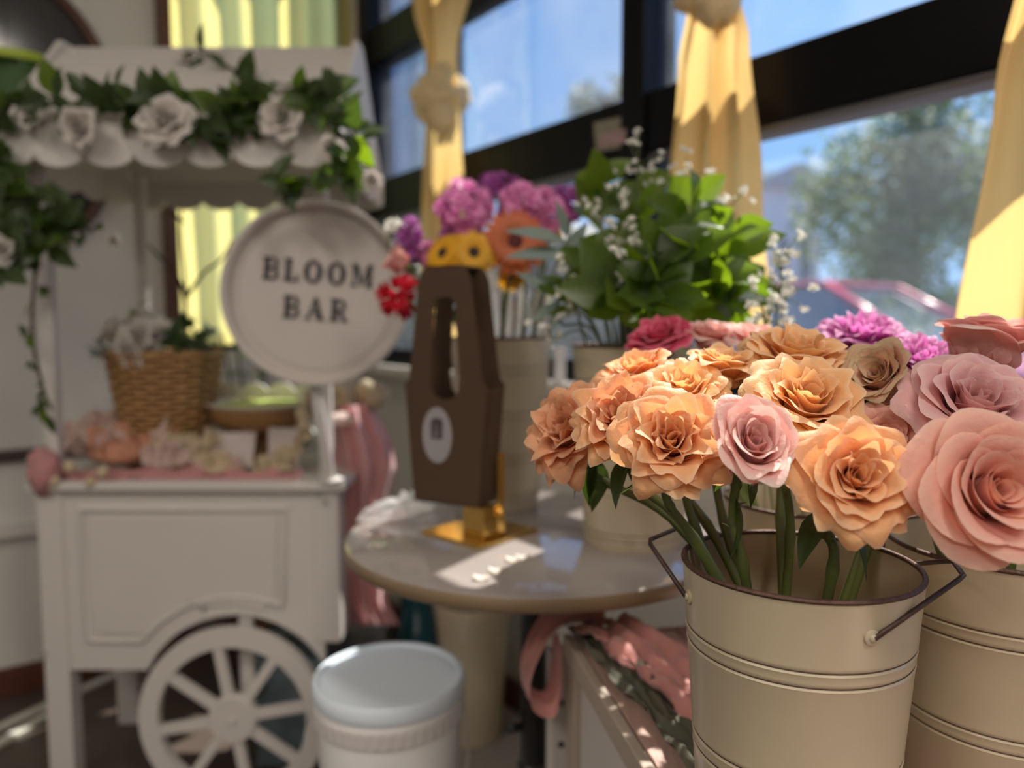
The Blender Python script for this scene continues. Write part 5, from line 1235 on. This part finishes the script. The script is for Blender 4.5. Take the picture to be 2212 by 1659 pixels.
# ------------------------------------------------------------------ paper carrier and its gold stand
def carrier():
    Y = 1.215; zb = 0.806; c0 = P(988, 1105, Y); c = Vector((c0.x - 0.004, Y, zb))
    nrm = Vector((-0.45, -0.89, 0)).normalized(); ex = Vector((0.89, -0.45, 0)).normalized(); ez = Vector((0, 0.02, 1)).normalized()
    t = thing('paper_carrier', c, 'brown cardboard bouquet carrier with cut-out handle and oval label', 'carrier')
    KR = mat('kraft_board', (0.062, 0.031, 0.014), 0.75, var=0.12, scale=40, bump=0.05, bscale=300)
    def half(s):
        out = [(0, 0), (s * 0.058, 0), (s * 0.0745, 0.186), (s * 0.066, 0.196), (s * 0.047, 0.350), (s * 0.040, 0.366), (s * 0.030, 0.372), (0, 0.372)]
        hole = [(0, 0.324), (s * 0.012, 0.323), (s * 0.019, 0.314), (s * 0.026, 0.20), (s * 0.024, 0.178), (s * 0.014, 0.167), (0, 0.164)]
        return out + hole
    dp = 0.058
    for k, name in ((0, 'front_sheet'), (1, 'back_sheet')):
        b = MB(); o = c + nrm * (dp / 2 - k * dp)
        for s in (1, -1): b.add(*prism(half(s), o, ex, ez, -nrm, 0.002))
        b.build(name, KR, t, smooth=False)
    for s in (1, -1):
        def pt(w, h, d): return c + ex * (s * w) + ez * h + nrm * d
        b = MB()
        q = [pt(0.058, 0, dp / 2), pt(0.0745, 0.186, dp / 2), pt(0.060, 0.178, 0), pt(0.050, 0, 0), pt(0.058, 0, -dp / 2), pt(0.0745, 0.186, -dp / 2)]
        i = [p - ex * s * 0.002 for p in q]
        b.add(q + i, [(0, 1, 2, 3), (3, 2, 5, 4), (6, 9, 8, 7), (9, 10, 11, 8), (1, 7, 8, 2), (2, 8, 11, 5)]); b.build('gusset', KR, t, smooth=False)
    b = MB(); b.add(*boxv(c - ex * 0.057 - nrm * dp / 2, ex * 0.114, nrm * dp, ez * 0.003)); b.build('bottom', KR, t, smooth=False)
    b = MB(); b.add(*boxv(c - ex * 0.030 - nrm * dp / 2 + ez * 0.369, ex * 0.060, nrm * dp, ez * 0.003)); b.build('top_strip', KR, t, smooth=False)
    lc = c + nrm * (dp / 2 + 0.0002) - ex * 0.014 + ez * 0.108
    b = MB(); b.add(*prism([(0.027 * math.cos(k * math.pi / 20), 0.044 * math.sin(k * math.pi / 20)) for k in range(40)], lc, ex, ez, nrm, 0.0008)); lab = b.build('oval_label', mat('label_grey', (0.30, 0.28, 0.29), 0.6), t, smooth=False)
    DK = mat('label_ink', (0.05, 0.045, 0.05), 0.6)
    e = lc + nrm * 0.0009
    b = MB(); b.add(*prism([(-0.011, -0.006), (0.010, -0.006), (0.011, 0.022), (0.006, 0.027), (-0.006, 0.027), (-0.011, 0.022)], e, ex, ez, nrm, 0.0004)); b.build('emblem', DK, lab, smooth=False)
    for x0, y0, x1, y1 in ((-0.006, -0.003, 0.003, 0.006), (-0.004, 0.007, -0.002, 0.019), (0.001, 0.007, 0.003, 0.015)):
        b = MB(); b.add(*prism([(x0, y0), (x1, y0), (x1, y1), (x0, y1)], e + nrm * 0.0004, ex, ez, nrm, 0.0004)); b.build('emblem_detail', mat('label_mid', (0.16, 0.14, 0.15), 0.6), lab, smooth=False)
carrier()
def gold_stand():
    GO = mat('polished_gold', (0.75, 0.48, 0.14), 0.12, metal=1.0, var=0.05)
    c = Vector((-0.052, 1.224, TZ)); t = thing('gold_stand', c, 'small polished gold display stand with square base under the paper carrier', 'stand')
    rz = math.radians(47)
    b = MB(); b.add(*boxc(c, 0.138, 0.132, 0.006, rz, 0.0012)); b.build('base_plate', GO, t, smooth=False)
    b = MB(); b.add(*boxc(Vector((-0.050, 1.190, TZ + 0.006)), 0.030, 0.046, 0.0495, rz, 0.0012)); b.build('block', GO, t, smooth=False)
    b = MB(); b.add(*boxc(Vector((-0.018, 1.195, TZ + 0.006)), 0.012, 0.006, 0.13, math.radians(20), 0.001)); b.build('upright', GO, t, smooth=False)
    b = MB(); b.add(*lathe([(0, 0.012), (0.006, 0.010), (0.008, 0.004), (0.007, 0)], Vector((-0.018, 1.1915, TZ + 0.045)), 14, Vector((0, -1, 0)))); b.build('screw_cap', GO, t)
gold_stand()
def plastic():
    c = PZ(880, 1118, TZ); t = thing('plastic_wrap', Vector((c.x, c.y, TZ)), 'crumpled clear plastic wrap lying on the left of the round table', 'wrap')
    def fn(u, v):
        x, y = (u - 0.5), (v - 0.5); q = noise.noise(Vector((x * 7, y * 7, 3))); p = noise.noise(Vector((x * 15, y * 15, 8)))
        e = max(0, 1 - 3.6 * (x * x + y * y))
        return Vector((c.x + x * 0.17, c.y + 0.02 + y * 0.10, TZ + 0.0015 + e * (0.022 + 0.030 * abs(q) + 0.012 * abs(p))))
    b = MB(); b.add(*grid(fn, 40, 26)); b.build('sheet', mat('milky_film', (0.85, 0.87, 0.88), 0.08, var=0.03, alpha=0.28, coat=1.0), t)
plastic()
for k, (px, py) in enumerate(((1040, 1252), (1072, 1236), (1108, 1212), (1130, 1208), (820, 1182))):  # glints on the table top, modelled as small white curled pieces
    c = PZ(px, py, TZ); b = MB()
    def fn(u, v): return Vector((c.x + (u - .5) * 0.021, c.y + (v - .5) * 0.016 * math.sin(math.pi * (0.15 + 0.7 * u)), TZ + 0.001 + 0.004 * (abs(u - .5) * 2) ** 2 + 0.002 * v))
    b.add(*grid(fn, 6, 4)); o = b.build('table_glint', WPET, None, Vector((c.x, c.y, TZ)))
    tag(o, ('white glint piece nearest the front edge of the round table', 'white glint piece just behind the frontmost one on the table', 'left of two white glint pieces right of the gold stand', 'right of two white glint pieces right of the gold stand', 'white glint piece at the left edge of the round table')[k], 'petal', 'modelled glints on the round table')  # stand-ins for glints, filed under the petal category
b = MB(); c = PW(1211, 744, 0.03); b.add(*boxv(RW(AB(c)[0] - 0.02, 0.03, 0.9445), DV * 0.04, -NV * 0.003 + Vector((0, 0, 0)), Vector((0, 0, 0.085)), 0.001))
tag(b.build('sill_card', mat('bright_card', (0.85, 0.85, 0.88), 0.3), None, RW(AB(c)[0], 0.03, 0.9445), smooth=False), 'small white card standing on the window sill between the tall vases', 'card')

# ------------------------------------------------------------------ flowers in the wicker basket
KB = dict(bk=BKC, rimz=DECK + BKH)
for k, (x, y, Y, r, ax, lab) in enumerate([(285, 735, 1.83, 52, (-0.3, -0.8, 0.4), 'white flower at the front left of the wicker basket'), (235, 715, 1.88, 40, (-0.8, -0.4, 0.5), 'white flower leaning furthest left out of the wicker basket'),
        (340, 720, 1.86, 46, (0.1, -0.7, 0.7), 'white flower at the middle front of the wicker basket'), (275, 765, 1.80, 38, (-0.4, -0.9, -0.2), 'white flower drooping over the left rim of the wicker basket'), (300, 690, 1.92, 40, (-0.2, -0.4, 0.9), 'white flower standing highest in the wicker basket')]):
    rose('white_flower', x, y, Y, r, ax, WPET, lab, seed=120 + k, n=18, ruf=0.05, opn=0.95, point=0.03, group='white flowers in the wicker basket', cat='flower', brad=0.10, **KB)
for k, (x, y, Y, lab, me) in enumerate([(400, 690, 1.93, 'leafy sprig upright at the right of the wicker basket', L_DARK), (450, 715, 1.92, 'grey-green sprig leaning right out of the wicker basket', L_GREY), (425, 735, 1.86, 'dark leafy sprig low at the right basket rim', L_DARK), (215, 760, 1.84, 'sparse sprig leaning left out of the wicker basket', L_GREY), (295, 665, 1.94, 'lime leaf tip rising above the white basket flowers', L_SALAL), (380, 730, 1.82, 'dark leafy sprig in front of the basket middle', L_DARK)]):
    branch('basket_sprig', lab, BKC, DECK + BKH, P(x, y, Y), me, 9 if k != 4 else 4, 0.045, 140 + k, 'green sprigs in the wicker basket')
def twigs():
    base = BKC + Vector((0.02, 0.03, 0.01)); t = thing('bare_twigs', base, 'dark bare twigs rising out of the wicker basket', 'twigs')
    TW = mat('twig_bark', (0.06, 0.035, 0.025), 0.8, var=0.4)
    for pts in ([P(402, 720, 1.98), P(400, 600, 2.0), P(392, 520, 2.0), P(392, 452, 2.0)], [P(404, 660, 1.99), P(385, 600, 1.98), P(345, 555, 1.97), P(318, 528, 1.97)], [P(404, 640, 2.0), P(440, 590, 2.0), P(478, 560, 2.01), P(500, 520, 2.0)], [P(396, 480, 2.0), P(380, 466, 2.0), P(360, 455, 2.0)]):
        full = ([base] + pts) if pts[0] == pts[0] and pts[0].z < 1.09 and pts[0].x == P(402, 720, 1.98).x else pts
        path = catmull(full, 6); b = MB(); b.add(*tube(path, [lerp(0.0055, 0.0025, k / len(path)) for k in range(len(path))], 6)); b.build('twig', TW, t)
twigs()

# ------------------------------------------------------------------ garlands on the awning
def garland(name, label, pts, n, ln, seed, blooms=(), spread=0.020):
    rnd = random.Random(seed); ps = [P(*p) for p in pts]; path = catmull(ps, 10)
    t = thing(name, ps[0], label, 'garland', 'leaf garlands on the cart')
    b = MB(); b.add(*tube(path, 0.0035, 6)); b.build('vine', mat('vine', (0.07, 0.06, 0.03), 0.8), t)
    for k in range(n):
        p = path[int((k + rnd.random()) / n * (len(path) - 1))] + Vector((rnd.gauss(0, spread * 0.4), rnd.gauss(0, spread * 0.3) - 0.008, rnd.gauss(0, spread * 0.5)))
        d = Vector((rnd.gauss(0, 1), -abs(rnd.gauss(0.2, 0.5)), rnd.gauss(-0.05, 0.8)))
        inst('leaf', L_DARK if rnd.random() < 0.8 else L_SALAL, leaf_matrix(p, d, ln * rnd.uniform(0.65, 1.2), rnd.uniform(-.8, .8), Vector((0, -1, 0.3))), t)
    for (px, py, Y, r, ax) in blooms:
        H = P(px, py, Y); R = r * Y / FPX; M = Matrix.Translation(H) @ frame_of(Vector(ax), rnd.random() * 6); th = 0; core = MB(); outs = []
        for k in range(20):
            o = (k / 19) ** 0.85; th += 2.4
            q = petal(R, o, th, rnd, 0.04, 0.95, 0.02, 8, 7); q = ([M @ Vector(v) for v in q[0]], q[1], q[2])
            if o < 0.55: core.add(*q)
            else: outs.append(q)
        bo = core.build('white_rose', WPET, t)
        for q in outs:
            w = MB(); w.add(*q); w.build('petal', WPET, bo)
YG = 1.555
garland('leaf_garland', 'dark leaf garland with white roses along the cart awning edge', [(-60, 205, YG), (60, 222, YG), (170, 225, YG), (270, 218, YG), (370, 240, YG), (450, 262, YG), (530, 240, YG), (620, 222, YG), (700, 212, YG)], 100, 0.072, 1,
        [(352, 258, 1.52, 58, (0, -0.95, 0.2)), (165, 278, 1.525, 46, (-0.2, -0.9, -0.2)), (608, 252, 1.525, 48, (0, -0.95, 0.1)), (615, 202, 1.54, 36, (0, -0.8, 0.5)), (60, 250, 1.53, 30, (-0.3, -0.9, 0.2))])
garland('leaf_garland', 'leaf garland drooping from the awning corner over the round sign', [(700, 230, 1.55), (745, 255, 1.54), (770, 310, 1.53), (740, 370, 1.53), (660, 395, 1.535), (600, 405, 1.54)], 40, 0.062, 2, [(715, 320, 1.52, 28, (0.2, -0.9, 0)), (805, 390, 1.53, 24, (0.5, -0.8, 0))])
garland('leaf_garland', 'leaf garland hanging down at the left side of the cart', [(-40, 260, 1.54), (0, 340, 1.54), (40, 430, 1.55), (95, 480, 1.58), (60, 540, 1.60), (10, 590, 1.60)], 64, 0.068, 3, [(0, 540, 1.56, 34, (0.1, -0.95, 0)), (245, 520, 1.66, 16, (0.3, -0.9, 0)), (150, 510, 1.60, 18, (0.3, -0.9, 0))], 0.045)
garland('leaf_garland', 'short leaf sprig spreading right from the left cart post', [(100, 455, 1.60), (150, 480, 1.62), (200, 500, 1.63)], 15, 0.06, 4, (), 0.03)
garland('leaf_garland', 'thin ivy trail down the left cart post', [(75, 590, 1.66), (70, 700, 1.67), (78, 780, 1.67), (100, 860, 1.67), (112, 885, 1.67)], 20, 0.038, 5, (), 0.025)
garland('leaf_garland', 'small white blossom sprig on the ridge of the cart awning', [(395, 125, 1.80), (420, 112, 1.80), (450, 118, 1.79), (520, 160, 1.74), (560, 175, 1.72)], 9, 0.06, 6, [(403, 118, 1.78, 22, (0, -0.9, 0.4))])

# ------------------------------------------------------------------ other things around the cart
def hanging_pot():
    c = P(42, 215, 1.95); t = thing('hanging_pot', c - Vector((0, 0, 0.08)), 'dark green hanging pot with a lime rim left of the awning', 'pot')
    R = 0.082
    b = MB(); b.add(*lathe([(0, -0.08), (0.05, -0.08), (0.07, -0.02), (R - 0.004, 0.085), (R - 0.012, 0.085), (0.055, 0.02), (0, 0.02)], c, 36)); b.build('body', mat('green_pot', (0.05, 0.12, 0.03), 0.5, var=0.3), t, sharp=50)
    b = MB(); b.add(*lathe([(R - 0.010, 0.078), (R + 0.002, 0.078), (R + 0.003, 0.098), (R - 0.010, 0.100)], c, 36)); b.build('rim', mat('lime_rim', (0.55, 0.70, 0.05), 0.4, trans=0.3), t, sharp=50)
    for k in range(3):
        a = k * 2.09 + 0.4; b = MB(); b.add(*tube([c + Vector((math.cos(a) * R, math.sin(a) * R, 0.09)), c + Vector((0, 0, 0.45)), Vector((c.x, c.y, ZC - 0.003))], 0.0012, 4)); b.build('hanger_wire', WIRE, t)
    rnd = random.Random(5)
    for k in range(16):
        a = k * 2.4; inst('leaf', L_DARK, leaf_matrix(c + Vector((math.cos(a) * 0.05, math.sin(a) * 0.05, 0.06)), Vector((math.cos(a), math.sin(a), rnd.uniform(-0.2, 0.5))), rnd.uniform(0.05, 0.08)), t)
hanging_pot()
def floor_plant():
    c = Vector((P(575, 800, 2.36).x, 2.36, 0)); t = thing('potted_plant', c, 'dark green leafy plant in a pot standing behind the cart', 'plant')
    b = MB(); b.add(*lathe([(0, 0), (0.10, 0), (0.13, 0.24), (0.14, 0.25), (0.14, 0.27), (0.125, 0.27), (0.12, 0.22), (0, 0.22)], c, 32)); b.build('pot', mat('clay_pot', (0.25, 0.12, 0.07), 0.8), t, sharp=50)
    rnd = random.Random(6)
    for s in range(9):
        a = s * 2.4; tip = c + Vector((math.cos(a) * 0.13, math.sin(a) * 0.09, rnd.uniform(0.8, 1.06)))
        path = catmull([c + Vector((math.cos(a) * 0.03, math.sin(a) * 0.03, 0.2)), c + Vector((math.cos(a) * 0.06, math.sin(a) * 0.06, 0.6)), tip], 8)
        b = MB(); b.add(*tube(path, 0.004, 5)); b.build('stem', STEM, t)
        for k in range(9):
            p = path[min(16, 7 + k)]; g = k * 2.2 + s
            inst('leaf', L_DARK, leaf_matrix(p, Vector((math.cos(g), math.sin(g), rnd.uniform(-0.3, 0.5))), rnd.uniform(0.07, 0.11)), t)
floor_plant()
def crate():
    c = P(700, 1500, 1.93); c.z = 0; t = thing('storage_box', c, 'blue-grey translucent storage box on the floor behind the cart wheel', 'box')
    BL = mat('bluish_plastic', (0.22, 0.29, 0.33), 0.18, var=0.1, alpha=0.75, coat=0.3)
    b = MB(); w, d, h = 0.30, 0.22, 0.25
    b.add(*boxc(c, w, d, h, 0.1, 0.006)); b.build('body', BL, t)
    b = MB(); b.add(*boxc(c + Vector((0, 0, h)), w + 0.02, d + 0.02, 0.02, 0.1, 0.005)); b.build('lid', BL, t)
    for s in (-1, 1):
        b = MB(); b.add(*boxc(c + Vector((s * (w / 2 + 0.008), s * 0.015, h - 0.06)), 0.014, 0.07, 0.05, 0.1, 0.003)); b.build('clip', mat('clip_grey', (0.4, 0.45, 0.48), 0.3), t)
crate()
def teal_jar():
    c = P(902, 1420, 2.12); c.z = 0; t = thing('teal_vase', c, 'dark teal glass vase on the floor behind the white tub', 'vase')
    b = MB(); b.add(*lathe([(0, 0), (0.055, 0), (0.062, 0.02), (0.064, 0.20), (0.05, 0.27), (0.045, 0.30), (0.05, 0.325), (0.046, 0.325), (0.041, 0.30), (0.055, 0.20), (0.054, 0.02), (0, 0.015)], c, 32)); b.build('body', mat('teal_glass', (0.02, 0.10, 0.13), 0.1, var=0.1, coat=0.5), t, sharp=50)
    b = MB(); b.add(*lathe([(0.05, 0.328 + 0.004), (0.053, 0.328), (0.05, 0.324)], c, 32)); b.build('lip', mat('teal_glass', (0.02, 0.10, 0.13)), t)
teal_jar()
for k, ((x0, y0), (x1, y1)) in enumerate((((-30, 1590), (278, 1448)), ((-30, 1628), (110, 1546)))):  # sun streaks on the floor, built as thin pale strips
    p0, p1 = PZ(x0, y0, 0.0), PZ(x1, y1, 0.0); d = (p1 - p0); s = Vector((-d.y, d.x, 0)).normalized() * 0.028
    b = MB(); b.add(*boxv(p0 - s / 2 + Vector((0, 0, 0.0003)), d, s, Vector((0, 0, 0.012)), 0.002)); o = b.build('sun_streak', mat('sun_streak', (0.55, 0.56, 0.48), 0.5, var=0.1), None, p0, smooth=False)
    tag(o, ('longer modelled sun streak on the dark floor under the cart', 'shorter modelled sun streak at the left edge of the floor')[k], 'light streak', 'modelled sun streaks on the floor')
